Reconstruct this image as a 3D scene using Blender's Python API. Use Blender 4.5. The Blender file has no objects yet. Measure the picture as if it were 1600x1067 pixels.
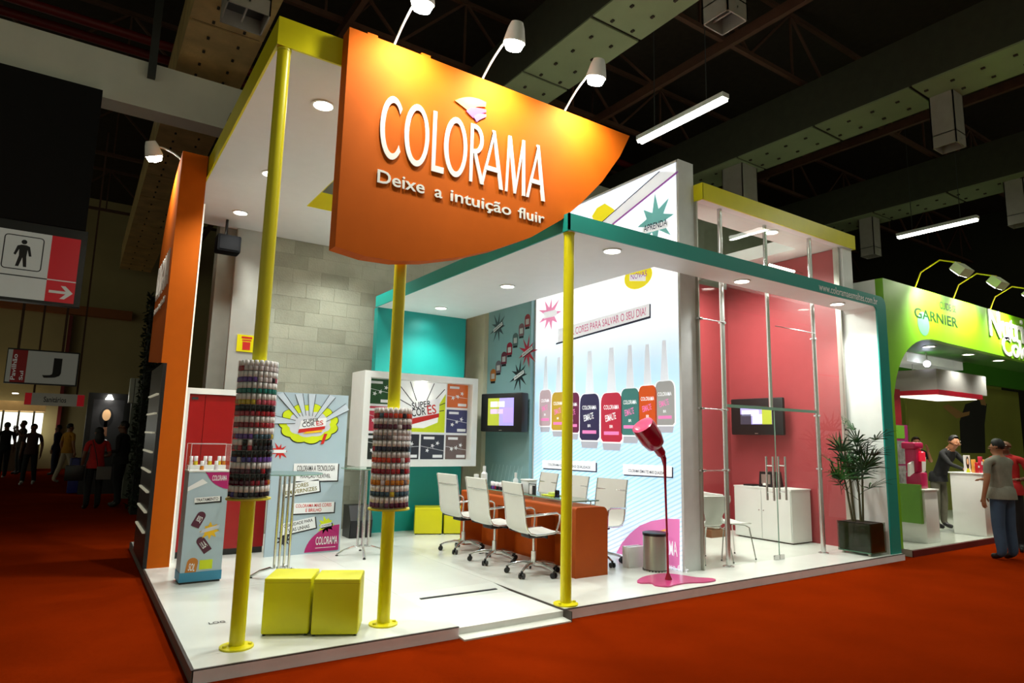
import bpy, bmesh, math, random
from mathutils import Vector, Matrix, Quaternion
from mathutils.geometry import tessellate_polygon
random.seed(7)
SC = bpy.context.scene
COL = SC.collection
PI = math.pi

# ------------------------------------------------------------------ camera
F_PX, YAW, PITCH, ROLL = 1006.15, 0.589028, 0.147321, 0.022231
EYE = Vector((0, 0, 1.6))
FW = Vector((math.sin(YAW)*math.cos(PITCH), math.cos(YAW)*math.cos(PITCH), math.sin(PITCH)))
_r = Vector((math.cos(YAW), -math.sin(YAW), 0)); _u = _r.cross(FW)
RT = math.cos(ROLL)*_r + math.sin(ROLL)*_u
UP = -math.sin(ROLL)*_r + math.cos(ROLL)*_u
cd = bpy.data.cameras.new('camera'); cam = bpy.data.objects.new('camera', cd); COL.objects.link(cam)
cd.sensor_width = 36.0; cd.lens = F_PX/1600*36.0; cd.clip_end = 300
cam.matrix_world = Matrix(((RT.x, UP.x, -FW.x, EYE.x), (RT.y, UP.y, -FW.y, EYE.y), (RT.z, UP.z, -FW.z, EYE.z), (0, 0, 0, 1)))
SC.camera = cam

# ------------------------------------------------------------------ world, exposure
w = bpy.data.worlds.new('hall_air'); SC.world = w; w.use_nodes = True
w.node_tree.nodes['Background'].inputs[0].default_value = (0.80, 0.86, 0.62, 1)
w.node_tree.nodes['Background'].inputs[1].default_value = 0.30
SC.view_settings.view_transform = 'Standard'; SC.view_settings.look = 'None'
SC.view_settings.gamma = 1.0; SC.view_settings.use_curve_mapping = False
SC.view_settings.exposure = 0.12

# ------------------------------------------------------------------ helpers
def lin(c):
    return tuple(((x/255)/12.92 if x/255 <= 0.04045 else (((x/255)+0.055)/1.055)**2.4) for x in c)

MATS = {}
def mat(name, rgb=None, rough=0.5, metal=0.0, emit=0.0, var=0.05, scale=6.0, bump=0.0, spec=0.5, emit_rgb=None, coat=0.0):
    if name in MATS: return MATS[name]
    m = bpy.data.materials.new(name); m.use_nodes = True
    nt = m.node_tree; b = nt.nodes['Principled BSDF']
    c = lin(rgb)
    b.inputs['Roughness'].default_value = rough; b.inputs['Metallic'].default_value = metal
    b.inputs['Specular IOR Level'].default_value = spec; b.inputs['Coat Weight'].default_value = coat
    tc = nt.nodes.new('ShaderNodeTexCoord'); nz = nt.nodes.new('ShaderNodeTexNoise')
    nz.inputs['Scale'].default_value = scale; nz.inputs['Detail'].default_value = 4
    nt.links.new(tc.outputs['Object'], nz.inputs['Vector'])
    rp = nt.nodes.new('ShaderNodeValToRGB')
    rp.color_ramp.elements[0].position = 0.3; rp.color_ramp.elements[1].position = 0.7
    rp.color_ramp.elements[0].color = (*[max(0, x*(1-var)) for x in c], 1)
    rp.color_ramp.elements[1].color = (*[min(1, x*(1+var)) for x in c], 1)
    nt.links.new(nz.outputs['Fac'], rp.inputs['Fac']); nt.links.new(rp.outputs['Color'], b.inputs['Base Color'])
    if bump:
        bp = nt.nodes.new('ShaderNodeBump'); bp.inputs['Strength'].default_value = bump; bp.inputs['Distance'].default_value = 0.01
        n2 = nt.nodes.new('ShaderNodeTexNoise'); n2.inputs['Scale'].default_value = scale*12; n2.inputs['Detail'].default_value = 3
        nt.links.new(tc.outputs['Object'], n2.inputs['Vector'])
        nt.links.new(n2.outputs['Fac'], bp.inputs['Height']); nt.links.new(bp.outputs['Normal'], b.inputs['Normal'])
    if emit:
        b.inputs['Emission Strength'].default_value = emit
        if emit_rgb: b.inputs['Emission Color'].default_value = (*lin(emit_rgb), 1)
        else: nt.links.new(rp.outputs['Color'], b.inputs['Emission Color'])
    MATS[name] = m
    return m

def glass_mat(name, tint=(235, 245, 240), refl=1.0):
    if name in MATS: return MATS[name]
    m = bpy.data.materials.new(name); m.use_nodes = True; nt = m.node_tree; nt.nodes.clear()
    out = nt.nodes.new('ShaderNodeOutputMaterial'); mx = nt.nodes.new('ShaderNodeMixShader')
    tr = nt.nodes.new('ShaderNodeBsdfTransparent'); gl = nt.nodes.new('ShaderNodeBsdfGlossy')
    fr = nt.nodes.new('ShaderNodeFresnel'); fr.inputs['IOR'].default_value = 1.45
    ml = nt.nodes.new('ShaderNodeMath'); ml.operation = 'MULTIPLY'; ml.inputs[1].default_value = refl
    tr.inputs[0].default_value = (*lin(tint), 1); gl.inputs['Roughness'].default_value = 0.01
    ge = nt.nodes.new('ShaderNodeNewGeometry'); sb = nt.nodes.new('ShaderNodeMath'); sb.operation = 'SUBTRACT'; sb.inputs[0].default_value = 1.0; nt.links.new(ge.outputs['Backfacing'], sb.inputs[1])
    m2 = nt.nodes.new('ShaderNodeMath'); m2.operation = 'MULTIPLY'; nt.links.new(sb.outputs[0], m2.inputs[1])
    nt.links.new(fr.outputs[0], ml.inputs[0]); nt.links.new(ml.outputs[0], m2.inputs[0]); nt.links.new(m2.outputs[0], mx.inputs[0])
    nt.links.new(tr.outputs[0], mx.inputs[1]); nt.links.new(gl.outputs[0], mx.inputs[2]); nt.links.new(mx.outputs[0], out.inputs[0])
    MATS[name] = m
    return m

def tag(o, label=None, cat=None, group=None, kind=None):
    if label: o['label'] = label
    if cat: o['category'] = cat
    if group: o['group'] = group
    if kind: o['kind'] = kind
    return o

def empty(name, loc=(0, 0, 0), rz=0.0, label=None, cat=None, group=None, kind=None):
    o = bpy.data.objects.new(name, None); COL.objects.link(o)
    o.location = loc; o.rotation_euler = (0, 0, rz); o.empty_display_size = 0.1
    return tag(o, label, cat, group, kind)

class MB:
    """collects shapes; build() links them as one mesh object"""
    def __init__(s): s.v = []; s.f = []; s.sm = []
    def add(s, vs, fs, smooth=False):
        n = len(s.v); s.v += [Vector(p) for p in vs]; s.f += [tuple(i+n for i in f) for f in fs]; s.sm += [smooth]*len(fs)
        return s
    def box(s, x0, x1, y0, y1, z0, z1):
        return s.add([(x0,y0,z0),(x1,y0,z0),(x1,y1,z0),(x0,y1,z0),(x0,y0,z1),(x1,y0,z1),(x1,y1,z1),(x0,y1,z1)],
                     [(3,2,1,0),(4,5,6,7),(0,1,5,4),(1,2,6,5),(2,3,7,6),(3,0,4,7)])
    def bevbox(s, x0, x1, y0, y1, z0, z1, b=0.01, seg=2):
        bm = bmesh.new(); r = bmesh.ops.create_cube(bm, size=1)
        for v in bm.verts:
            v.co = Vector(((x0+x1)/2+v.co.x*(x1-x0), (y0+y1)/2+v.co.y*(y1-y0), (z0+z1)/2+v.co.z*(z1-z0)))
        bmesh.ops.bevel(bm, geom=bm.edges[:], offset=b, segments=seg, affect='EDGES', profile=0.5)
        bm.verts.index_update()
        s.add([v.co.copy() for v in bm.verts], [tuple(v.index for v in f.verts) for f in bm.faces], True); bm.free()
        return s
    def bar(s, a, b, w, h=None, up=(0, 0, 1)):
        a, b = Vector(a), Vector(b); h = h or w; d = (b-a).normalized(); up = Vector(up)
        if abs(d.dot(up)) > 0.98: up = Vector((0, 1, 0))
        sx = d.cross(up).normalized()*(w/2); uz = sx.cross(d).normalized()*(h/2)
        vs = [a-sx-uz, a+sx-uz, a+sx+uz, a-sx+uz, b-sx-uz, b+sx-uz, b+sx+uz, b-sx+uz]
        return s.add(vs, [(3,2,1,0),(4,5,6,7),(0,1,5,4),(1,2,6,5),(2,3,7,6),(3,0,4,7)])
    def tube(s, pts, r, n=10, caps=True):
        pts = [Vector(p) for p in pts]; rs = r if isinstance(r, (list, tuple)) else [r]*len(pts)
        rings = []; prev = None
        for i, p in enumerate(pts):
            d = (pts[min(i+1, len(pts)-1)] - pts[max(i-1, 0)]).normalized()
            if prev is None:
                a = Vector((0, 0, 1)) if abs(d.z) < 0.9 else Vector((1, 0, 0)); sx = d.cross(a).normalized()
            else: sx = (prev - d*prev.dot(d)).normalized()
            prev = sx; uy = d.cross(sx)
            rings.append([p + (sx*math.cos(2*PI*k/n) + uy*math.sin(2*PI*k/n))*rs[i] for k in range(n)])
        vs = [q for rg in rings for q in rg]
        fs = [(i*n+k, i*n+(k+1) % n, (i+1)*n+(k+1) % n, (i+1)*n+k) for i in range(len(pts)-1) for k in range(n)]
        s.add(vs, fs, True)
        if caps: s.add(rings[0], [tuple(range(n))[::-1]]); s.add(rings[-1], [tuple(range(n))])
        return s
    def cyl(s, a, b, r, n=16, r2=None): return s.tube([a, b], [r, r if r2 is None else r2], n)
    def lathe(s, prof, c=(0, 0, 0), n=20, m=None):
        vs = []; fs = []; c = Vector(c)
        for r, z in prof:
            for k in range(n):
                p = Vector((r*math.cos(2*PI*k/n), r*math.sin(2*PI*k/n), z))
                vs.append(c + (m @ p if m else p))
        for i in range(len(prof)-1):
            for k in range(n): fs.append((i*n+k, i*n+(k+1) % n, (i+1)*n+(k+1) % n, (i+1)*n+k))
        fs.append(tuple(range(n))[::-1]); fs.append(tuple((len(prof)-1)*n+k for k in range(n)))
        return s.add(vs, fs, True)
    def ball(s, c, rx, ry=None, rz=None, nu=14, nv=9, m=None):
        ry = ry or rx; rz = rz or rx; c = Vector(c); vs = []; fs = []
        for i in range(nv+1):
            t = PI*i/nv
            for k in range(nu):
                p = Vector((rx*math.sin(t)*math.cos(2*PI*k/nu), ry*math.sin(t)*math.sin(2*PI*k/nu), -rz*math.cos(t)))
                vs.append(c + (m @ p if m else p))
        for i in range(nv):
            for k in range(nu): fs.append((i*nu+k, i*nu+(k+1) % nu, (i+1)*nu+(k+1) % nu, (i+1)*nu+k))
        return s.add(vs, fs, True)
    def prism(s, pts, ax, a0, a1):
        """2-D outline extruded along axis ax ('x','y','z') from a0 to a1"""
        def P(p, t):
            return {'x': (t, p[0], p[1]), 'y': (p[0], t, p[1]), 'z': (p[0], p[1], t)}[ax]
        n = len(pts); vs = [P(p, a0) for p in pts] + [P(p, a1) for p in pts]
        tri = tessellate_polygon([[Vector((p[0], p[1], 0)) for p in pts]])
        fs = [tuple(t) for t in tri] + [tuple(i+n for i in t)[::-1] for t in tri]
        fs += [(i, (i+1) % n, n+(i+1) % n, n+i) for i in range(n)]
        return s.add(vs, fs)
    def mesh(s, name):
        me = bpy.data.meshes.new(name); me.from_pydata([tuple(p) for p in s.v], [], s.f)
        me.polygons.foreach_set('use_smooth', s.sm); me.update()
        bm = bmesh.new(); bm.from_mesh(me)
        if len(bm.verts) < 6000: bmesh.ops.remove_doubles(bm, verts=bm.verts, dist=1e-5)
        bmesh.ops.recalc_face_normals(bm, faces=bm.faces); bm.to_mesh(me); bm.free()
        return me
    def build(s, name, m, parent=None, label=None, kind=None):
        """vertices in the parent's frame when the parent is rotated or at the origin, else in world space"""
        if parent is not None and parent.get('_w', 0):
            off = Vector(parent.get('_o', (0, 0, 0))); s.v = [p-off for p in s.v]
        me = s.mesh(name); me.materials.append(m)
        if any(s.sm):
            try: me.set_sharp_from_angle(angle=math.radians(40))
            except Exception: pass
        o = bpy.data.objects.new(name, me); COL.objects.link(o)
        if parent is not None: o.parent = parent
        if parent is not None and parent.get('_w', 0): o['_w'] = 1; o['_o'] = list(parent.get('_o'))
        return tag(o, label, None, None, kind)

def wthing(name, loc, label, cat, group=None, kind=None):
    """Empty at a thing's base whose parts are given in world coordinates"""
    e = empty(name, loc, 0, label, cat, group, kind); e['_w'] = 1; e['_o'] = [float(x) for x in loc]
    return e

def wmesh(mb, name, m, loc, label, cat=None, group=None, kind=None):
    """one-mesh thing: vertices in world coordinates, origin at loc"""
    off = Vector(loc); mb.v = [p-off for p in mb.v]
    o = mb.build(name, m); o.location = loc; o['_w'] = 1; o['_o'] = [float(x) for x in loc]
    return tag(o, label, cat, group, kind)

def copy_tree(o, parent=None):
    c = o.copy(); COL.objects.link(c); c.parent = parent
    for ch in list(o.children): copy_tree(ch, c)
    return c

# a picture point onto a real plane of the place
def ray(px, py): return RT*(px-800) - UP*(py-533.5) + FW*F_PX
def aty(px, py, y): d = ray(px, py); return EYE + d*((y-EYE.y)/d.y)
def atx(px, py, x): d = ray(px, py); return EYE + d*((x-EYE.x)/d.x)
def atz(px, py, z): d = ray(px, py); return EYE + d*((z-EYE.z)/d.z)

def text_mesh(s, extrude=0.0, bold=0.012):
    c = bpy.data.curves.new('txt', 'FONT'); c.body = s; c.extrude = extrude; c.resolution_u = 3; c.offset = bold
    o = bpy.data.objects.new('txt', c); COL.objects.link(o)
    bpy.context.view_layer.update()
    dg = bpy.context.evaluated_depsgraph_get()
    me = bpy.data.meshes.new_from_object(o.evaluated_get(dg))
    bpy.data.objects.remove(o); bpy.data.curves.remove(c)
    return me

class Plane:
    """a flat face for prints: origin, right, up, normal (towards the viewer's side)"""
    def __init__(s, O, ux, uy):
        s.O = Vector(O); s.ux = Vector(ux).normalized(); s.uy = Vector(uy).normalized(); s.n = s.ux.cross(s.uy).normalized()
    def P(s, u, v, off=0.0): return s.O + s.ux*u + s.uy*v + s.n*off
    def px(s, x, y):
        d = ray(x, y); t = (s.O-EYE).dot(s.n)/d.dot(s.n); q = EYE + d*t - s.O
        return (q.dot(s.ux), q.dot(s.uy))
    def poly(s, name, pts, m, layer, parent, thick=0.0015, label=None):
        off = 0.0015*layer; n = len(pts)
        tri = tessellate_polygon([[Vector((p[0], p[1], 0)) for p in pts]])
        mb = MB(); vs = [s.P(p[0], p[1], off+thick) for p in pts] + [s.P(p[0], p[1], off-thick*0.2) for p in pts]
        mb.add(vs, [tuple(t) for t in tri] + [(i, (i+1) % n, n+(i+1) % n, n+i) for i in range(n)])
        return mb.build(name, m, parent, label)
    def rect(s, name, u0, v0, u1, v1, m, layer, parent, **k):
        return s.poly(name, [(u0, v0), (u1, v0), (u1, v1), (u0, v1)], m, layer, parent, **k)
    def pxpoly(s, name, pts, m, layer, parent, **k): return s.poly(name, [s.px(*p) for p in pts], m, layer, parent, **k)
    def star(s, name, c, r0, r1, n, m, layer, parent, seed=1, sq=1.0):
        rn = random.Random(seed); pts = []
        for i in range(2*n):
            a = PI*i/n; r = (r1*rn.uniform(0.7, 1.0)) if i % 2 == 0 else r0*rn.uniform(0.8, 1.1)
            pts.append((c[0]+r*math.cos(a), c[1]+r*math.sin(a)*sq))
        return s.poly(name, pts, m, layer, parent)
    def text(s, string, u, v, wd, ht, m, layer, parent, name='lettering', rot=0.0, shear=0.0, thick=0.0):
        """bounding box of the lettering: lower left (u, v), width wd, height ht"""
        me = text_mesh(string, 0.5 if thick else 0.0)
        xs = [q.co.x for q in me.vertices]; ys = [q.co.y for q in me.vertices]
        x0, x1, y0, y1 = min(xs), max(xs), min(ys), max(ys)
        off = Vector(parent.get('_o', (0, 0, 0))) if parent is not None and parent.get('_w', 0) else Vector()
        cr, sr = math.cos(rot), math.sin(rot)
        for q in me.vertices:
            a = (q.co.x-x0)/(x1-x0)*wd; b = (q.co.y-y0)/max(1e-6, y1-y0)*ht; a += b*shear
            q.co = s.P(u+a*cr-b*sr, v+a*sr+b*cr, 0.0015*layer+0.0012 + (thick*(q.co.z+0.5) if thick else 0)) - off
        me.materials.append(m); me.name = name
        o = bpy.data.objects.new(name, me); COL.objects.link(o)
        if parent is not None:
            o.parent = parent
            if parent.get('_w', 0): o['_w'] = 1; o['_o'] = list(parent['_o'])
        return o
    def line(s, name, a, b, wd, m, layer, parent):
        a, b = Vector((*a, 0)), Vector((*b, 0)); d = (b-a).normalized(); q = Vector((-d.y, d.x, 0))*wd/2
        return s.poly(name, [(p.x, p.y) for p in (a-q, b-q, b+q, a+q)], m, layer, parent)

def ell(cx, cy, rx, ry, n=24, a0=0, a1=2*PI):
    full = abs(a1-a0-2*PI) < 1e-6
    return [(cx+rx*math.cos(a0+(a1-a0)*i/(n if full else n-1)), cy+ry*math.sin(a0+(a1-a0)*i/(n if full else n-1))) for i in range(n)]

def area(name, loc, rot, sx, sy, power, color=(1, 1, 1), parent=None):
    l = bpy.data.lights.new(name, 'AREA'); l.shape = 'RECTANGLE'; l.size = sx; l.size_y = sy; l.energy = power; l.color = color
    o = bpy.data.objects.new(name, l); COL.objects.link(o); o.location = loc; o.rotation_euler = rot
    if parent is not None: o.parent = parent
    return o
def spot(name, loc, target, power, angle, blend=0.6, color=(1, 1, 1), r=0.05):
    l = bpy.data.lights.new(name, 'SPOT'); l.energy = power; l.spot_size = math.radians(angle); l.spot_blend = blend; l.color = color; l.shadow_soft_size = r
    o = bpy.data.objects.new(name, l); COL.objects.link(o); o.location = loc
    o.rotation_euler = (Vector(target)-Vector(loc)).to_track_quat('-Z', 'Y').to_euler()
    return o

# ------------------------------------------------------------------ materials
M_white = mat('white_laminate', (232, 234, 230), 0.35, var=0.02)
M_floor = mat('white_floor_board', (226, 230, 222), 0.22, var=0.03, scale=2.5)
M_canopy = mat('white_painted_board', (228, 228, 226), 0.5, var=0.015)
M_edge = mat('dark_edge_trim', (60, 52, 46), 0.5)
M_yellow = mat('yellow_paint', (226, 216, 0), 0.35, var=0.03)
M_ymat = mat('yellow_vinyl', (222, 218, 6), 0.45, var=0.02)
M_orange = mat('orange_paint', (196, 92, 4), 0.75, spec=0.15, var=0.03)
M_desk = mat('orange_laminate', (172, 74, 4), 0.6, spec=0.3, var=0.03)
M_teal = mat('teal_paint', (4, 148, 136), 0.45, var=0.02)
M_tealwall = mat('teal_wall_paint', (8, 150, 142), 0.5, var=0.02)
M_chrome = mat('chrome', (214, 214, 212), 0.2, 0.85, var=0.02)
M_steel = mat('brushed_steel', (186, 184, 174), 0.35, 0.8, var=0.05)
M_black = mat('black_plastic', (16, 16, 18), 0.4)
M_soft = mat('dark_rubber', (28, 28, 30), 0.7)
M_redroom = mat('coral_red_panel', (160, 64, 68), 0.4, var=0.03)
M_carpet = mat('red_carpet', (120, 33, 3), 1.0, var=0.10, scale=1.4, bump=0.5, spec=0.0)
M_sling = mat('white_mesh_fabric', (222, 222, 214), 0.6, var=0.02)
M_lamp = mat('lamp_glow', (255, 252, 240), 0.4, emit=14.0, emit_rgb=(255, 250, 236))
M_flood = mat('floodlight_glow', (255, 252, 240), 0.4, emit=60.0, emit_rgb=(255, 250, 232))
M_tube = mat('fluorescent_glow', (255, 255, 245), 0.4, emit=9.0, emit_rgb=(250, 255, 240))
M_glass = glass_mat('clear_glass', (248, 252, 249), 0.8)
M_acryl = glass_mat('clear_acrylic', (252, 252, 252), 0.5)
M_glassedge = mat('green_glass_edge', (120, 160, 140), 0.15, var=0.02)
M_dgrey = mat('dark_grey_metal', (52, 54, 52), 0.6)
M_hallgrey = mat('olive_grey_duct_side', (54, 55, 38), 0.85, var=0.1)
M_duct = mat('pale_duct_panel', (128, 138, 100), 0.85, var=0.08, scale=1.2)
M_foil = mat('foil_insulation', (206, 176, 116), 0.4, 0.3, var=0.25, scale=2.0, bump=0.4)
M_rust = mat('rust_brown_steel', (82, 52, 34), 0.7, var=0.15)
M_redpipe = mat('red_pipe_paint', (110, 14, 14), 0.5)
M_beam = mat('painted_concrete_beam', (226, 226, 212), 0.8, var=0.06, scale=1.5)
M_roof = mat('dark_roof_sheet', (46, 37, 22), 0.95, var=0.2)
M_ink = mat('black_ink', (18, 20, 26), 0.5)
M_paper = mat('white_print', (236, 238, 240), 0.5, var=0.01)
M_magenta = mat('magenta_print', (178, 22, 108), 0.5)
M_lime = mat('lime_print', (208, 224, 16), 0.5)
M_poster = mat('grey_blue_print', (172, 192, 204), 0.45, var=0.01)
M_redprint = mat('red_print', (200, 32, 24), 0.5)
def col(name, rgb, rough=0.4, **k): return mat(name, rgb, rough, **k)
def glow(name, rgb, e=1.0): return mat(name, rgb, 0.4, emit=e, var=0.01)

FZ = 0.09   # height of the platform

# ------------------------------------------------------------------ the hall
def struct(mb, name, m, label=None, parent=None):
    o = mb.build(name, m, parent)
    if parent is None: tag(o, label, None, None, 'structure')
    return o
struct(MB().box(-16, 34, -6, 33, -0.05, 0.0), 'floor', M_carpet, 'red exhibition carpet covering the hall floor')
struct(MB().box(-16, 34, -6, 33, 11.0, 11.1), 'ceiling', M_roof, 'dark roof sheeting high above the hall')
M_cream = mat('cream_wall_paint', (176, 160, 112), 0.9, var=0.08, scale=0.6)
struct(MB().box(-16, 34, 31.0, 31.2, 0, 11), 'wall_back', M_cream, 'cream end wall of the hall')
struct(MB().box(30.0, 30.2, -6, 31, 0, 11), 'wall_right', mat('dark_olive_wall', (46, 46, 30), 0.9, var=0.15, scale=0.5), 'dark olive far side wall of the hall')
t = wthing('roof_skylight', (0.6, 16, 10.9), 'row of four bright roof lights above the black screen', 'skylight')
for i, (a, b) in enumerate(((161, 171), (172, 184), (186, 197), (199, 213))):
    q = [atz(a, 152+4*i, 10.98), atz(b, 154+4*i, 10.98), atz(b+1, 160+3*i, 10.98), atz(a+1, 157+3*i, 10.98)]
    MB().add(q+[v+Vector((0, 0, -.03)) for v in q], [(0, 1, 2, 3), (4, 5, 6, 7), (0, 1, 5, 4), (1, 2, 6, 5), (2, 3, 7, 6), (3, 0, 4, 7)]).build('pane', mat('skylight_glow', (250, 250, 230), .4, emit=4.0), t)
# the grey blockwork wall behind the stand
M_block = mat('grey_concrete_block', (168, 170, 152), 0.9, var=0.10, scale=3.0, bump=0.4)
M_block2 = mat('worn_concrete_block', (154, 156, 138), 0.9, var=0.10, scale=3.0, bump=0.4)
M_mortar = mat('mortar', (160, 161, 144), 0.95, var=0.06, scale=5)
cw = struct(MB().box(2.2, 17.0, 10.36, 10.6, 0, 7.2), 'wall_blockwork', M_mortar, 'grey concrete block wall behind the stand')
bw, bh = 0.46, 0.23
bmesh_full = None
for r_ in range(22):
    for c_ in range(13):
        x0 = 2.2 + c_*bw - (bw/2 if r_ % 2 else 0); x1 = x0+bw-0.004; z0 = r_*bh+0.3
        if x0 < 2.2: x0 = 2.2
        if x1 > 7.7 or (x0 > 5.6 and z0 < 2): continue
        d = random.uniform(0.0, 0.002)
        MB().box(x0, x1, 10.356-d, 10.362, z0, z0+bh-0.004).build('concrete_block', random.choice([M_block, M_block, M_block2]), cw)

# white pillar, grey pillar and dark gap at the left of the blockwork
struct(MB().box(1.76, 2.24, 10.2, 10.5, 0, 6.5), 'wall_pillar_white', mat('white_pillar_paint', (168, 170, 162), 0.7, var=0.04), 'white pillar beside the grey blockwork')
struct(MB().box(1.52, 1.76, 10.3, 10.6, 0, 6.5), 'wall_pillar_grey', mat('grey_pillar_paint', (132, 134, 124), 0.8, var=0.05), 'narrow grey pillar beside the white pillar')

# ducts running back through the hall
def duct(x0, x1, ylist, foil=False, label='', y_end=30):
    t = wthing('ceiling_duct', ((x0+x1)/2, ylist[0], 8.0), label, 'duct', 'ducts under the hall roof')
    m = M_foil if foil else M_duct
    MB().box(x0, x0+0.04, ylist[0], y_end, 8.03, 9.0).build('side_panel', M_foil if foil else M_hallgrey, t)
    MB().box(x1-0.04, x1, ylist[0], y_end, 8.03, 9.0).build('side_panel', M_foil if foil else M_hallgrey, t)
    MB().box(x0+0.04, x1-0.04, ylist[0], y_end, 8.05, 8.09).build('inner_board', M_roof, t)
    bolts = MB()
    for a, b in zip(ylist, ylist[1:]):
        MB().box(x0, x1, a+0.03, b-0.03, 8.0, 8.03).build('underside_panel', m, t)
        for f in (0.2, 0.45, 0.7, 0.93):
            for g in (0.3, 0.72):
                yy = a+(b-a)*f; xx = x0+(x1-x0)*g
                bolts.box(xx-0.02, xx+0.02, yy-0.03, yy+0.03, 7.975, 8.0)
    bolts.build('bolt', M_roof, t, kind='stuff')
    return t
seams = [-4, -1.6, 0.8, 3.2, 5.05, 6.9, 8.75, 10.6, 12.45, 14.3, 16.2, 18.1, 20.0, 23, 26, 30]
duct(0.85, 1.95, seams, True, 'foil-wrapped duct above the orange fin and the restroom sign')
duct(5.95, 6.97, seams, False, 'pale bolted ceiling duct above the big orange sign')
duct(11.9, 12.95, seams, False, 'pale bolted ceiling duct above the yellow-edged glass cabin')
duct(17.85, 18.9, seams, False, 'pale bolted ceiling duct beyond the green stand')
def vent(cx, cy, zb, label, w2=0.2):
    t = wthing('vent_box', (cx, cy, zb), label, 'vent', 'vent boxes hanging from the ducts')
    m = mat('grey_vent_metal', (148, 142, 132), 0.6, var=0.06)
    for a in (MB().box(cx-w2, cx-w2+0.02, cy-w2, cy+w2, zb, 8.0), MB().box(cx+w2-0.02, cx+w2, cy-w2, cy+w2, zb, 8.0),
              MB().box(cx-w2, cx+w2, cy-w2, cy-w2+0.02, zb, 8.0), MB().box(cx-w2, cx+w2, cy+w2-0.02, cy+w2, zb, 8.0)):
        a.build('side_panel', m, t)
    MB().box(cx-w2, cx+w2, cy-w2, cy+w2, zb+0.22, zb+0.24).build('damper', M_dgrey, t)
    MB().box(cx-0.012, cx+0.012, cy-w2, cy+w2, zb+0.1, zb+0.13).build('cross_bar', m, t)
vent(6.5, 4.9, 7.0, 'square grey vent box hanging by the bright fluorescent tube')
vent(12.75, 4.83, 7.0, 'tall grey vent box hanging from the duct right of the tube')
vent(12.45, 9.1, 6.8, 'grey vent box just above the yellow fascia of the cabin', 0.28)
vent(18.3, 9.1, 6.9, 'grey vent box hanging above the dim fluorescent tube')
vent(18.35, 5.6, 6.9, 'grey vent box above the white top of the green stand')
vent(1.40, 9.0, 7.3, 'pale vent box above the corner of the yellow canopy', 0.28)

# roof trusses across the hall
def truss(y, x0, x1, z0, z1, label):
    t = wthing('roof_truss', (x0, y, z0), label, 'truss', 'brown roof trusses')
    MB().bar((x0, y, z0), (x1, y, z0), 0.09, 0.09).build('chord', M_rust, t)
    MB().bar((x0, y, z1), (x1, y, z1), 0.09, 0.09).build('chord', M_rust, t)
    n = max(2, round((x1-x0)/1.45)); s = (x1-x0)/n
    for i in range(n):
        a = x0+i*s; zz = (z0, z1) if i % 2 == 0 else (z1, z0)
        MB().bar((a, y, zz[0]), (a+s, y, zz[1]), 0.05).build('brace', M_rust, t)
        if i % 2: MB().bar((a, y, z0), (a, y, z1), 0.04).build('brace', M_rust, t)
for y, tx in ((3.6, 'roof truss nearest above the stand front'), (7.2, 'roof truss above the cabin glass'), (10.9, 'roof truss above the blockwork wall'),
              (15.5, 'roof truss beyond the concrete beam'), (20.5, 'roof truss halfway to the end wall'), (26.0, 'roof truss close to the cream end wall')):
    truss(y, -10, 32, 9.15, 10.6, tx)
for x, tx in ((3.4, 'purlin truss above the orange sign'), (9.5, 'purlin truss above the fluorescent tube'), (15.4, 'purlin truss above the green stand'), (-3.0, 'purlin truss above the black screen')):
    t = wthing('roof_purlin', (x, 0, 9.5), tx, 'truss', 'long purlins under the roof')
    MB().bar((x, -3, 9.05), (x, 30.9, 9.05), 0.10, 0.2).build('chord', M_rust, t)
    for i in range(17): MB().bar((x, -3+2*i, 9.1), (x+(0.9 if i % 2 else -0.9), -2+2*i, 10.6), 0.045).build('brace', M_rust, t)
for i, (y, z, tx) in enumerate(((13.84, 9.2, 'dark red sprinkler pipe above the concrete beam'), (14.5, 9.25, 'second dark red pipe above the concrete beam'), (12.48, 9.2, 'dark red pipe crossing behind the sign tip'))):
    x0, x1 = ((-9, 5.6) if i < 2 else (3.0, 16.0))
    wmesh(MB().cyl((x0, y, z), (x1, y, z), 0.09, 12), 'sprinkler_pipe', M_redpipe, (x0, y, z), tx, 'pipe', 'red sprinkler pipes')

# concrete beam and its hanger at the left
wmesh(MB().box(-9, 2.1, 12.0, 12.45, 6.97, 7.8), 'concrete_beam', M_beam, (-3, 12.2, 6.97), 'pale concrete beam crossing above the black screen', 'beam')
wmesh(MB().box(0.42, 0.54, 11.86, 11.98, 7.5, 10.98), 'hanger_post', M_dgrey, (0.48, 11.92, 7.5), 'dark grey steel post hanging down over the concrete beam', 'post')

# fluorescent battens
def batten(a, b, label):
    a, b = Vector(a), Vector(b); t = wthing('fluorescent_batten', a, label, 'ceiling light', 'fluorescent battens')
    MB().bar(a+Vector((0, 0, 0.05)), b+Vector((0, 0, 0.05)), 0.16, 0.08).build('housing', M_white, t)
    MB().tube([a+Vector((0.04, 0.02, -0.01)), b+Vector((0.04, -0.02, -0.01))], 0.035, 10).build('tube', M_tube, t)
    MB().tube([a+Vector((-0.04, 0.02, -0.01)), b+Vector((-0.04, -0.02, -0.01))], 0.035, 10).build('tube', M_tube, t)
    for q in (a.lerp(b, 0.2), a.lerp(b, 0.8)): MB().bar(q+Vector((0, 0, 0.09)), (q.x, q.y, 11.0), 0.012).build('hanging_rod', M_dgrey, t)
    c = a.lerp(b, 0.5); area('batten_light', (c.x, c.y, c.z-0.08), (0, 0, 0), 0.15, (b-a).length, 55, (0.96, 1.0, 0.9))
batten((8.05, 6.09, 7.0), (8.05, 8.0, 7.0), 'lit fluorescent batten between the orange sign tip and the cabin')
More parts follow.
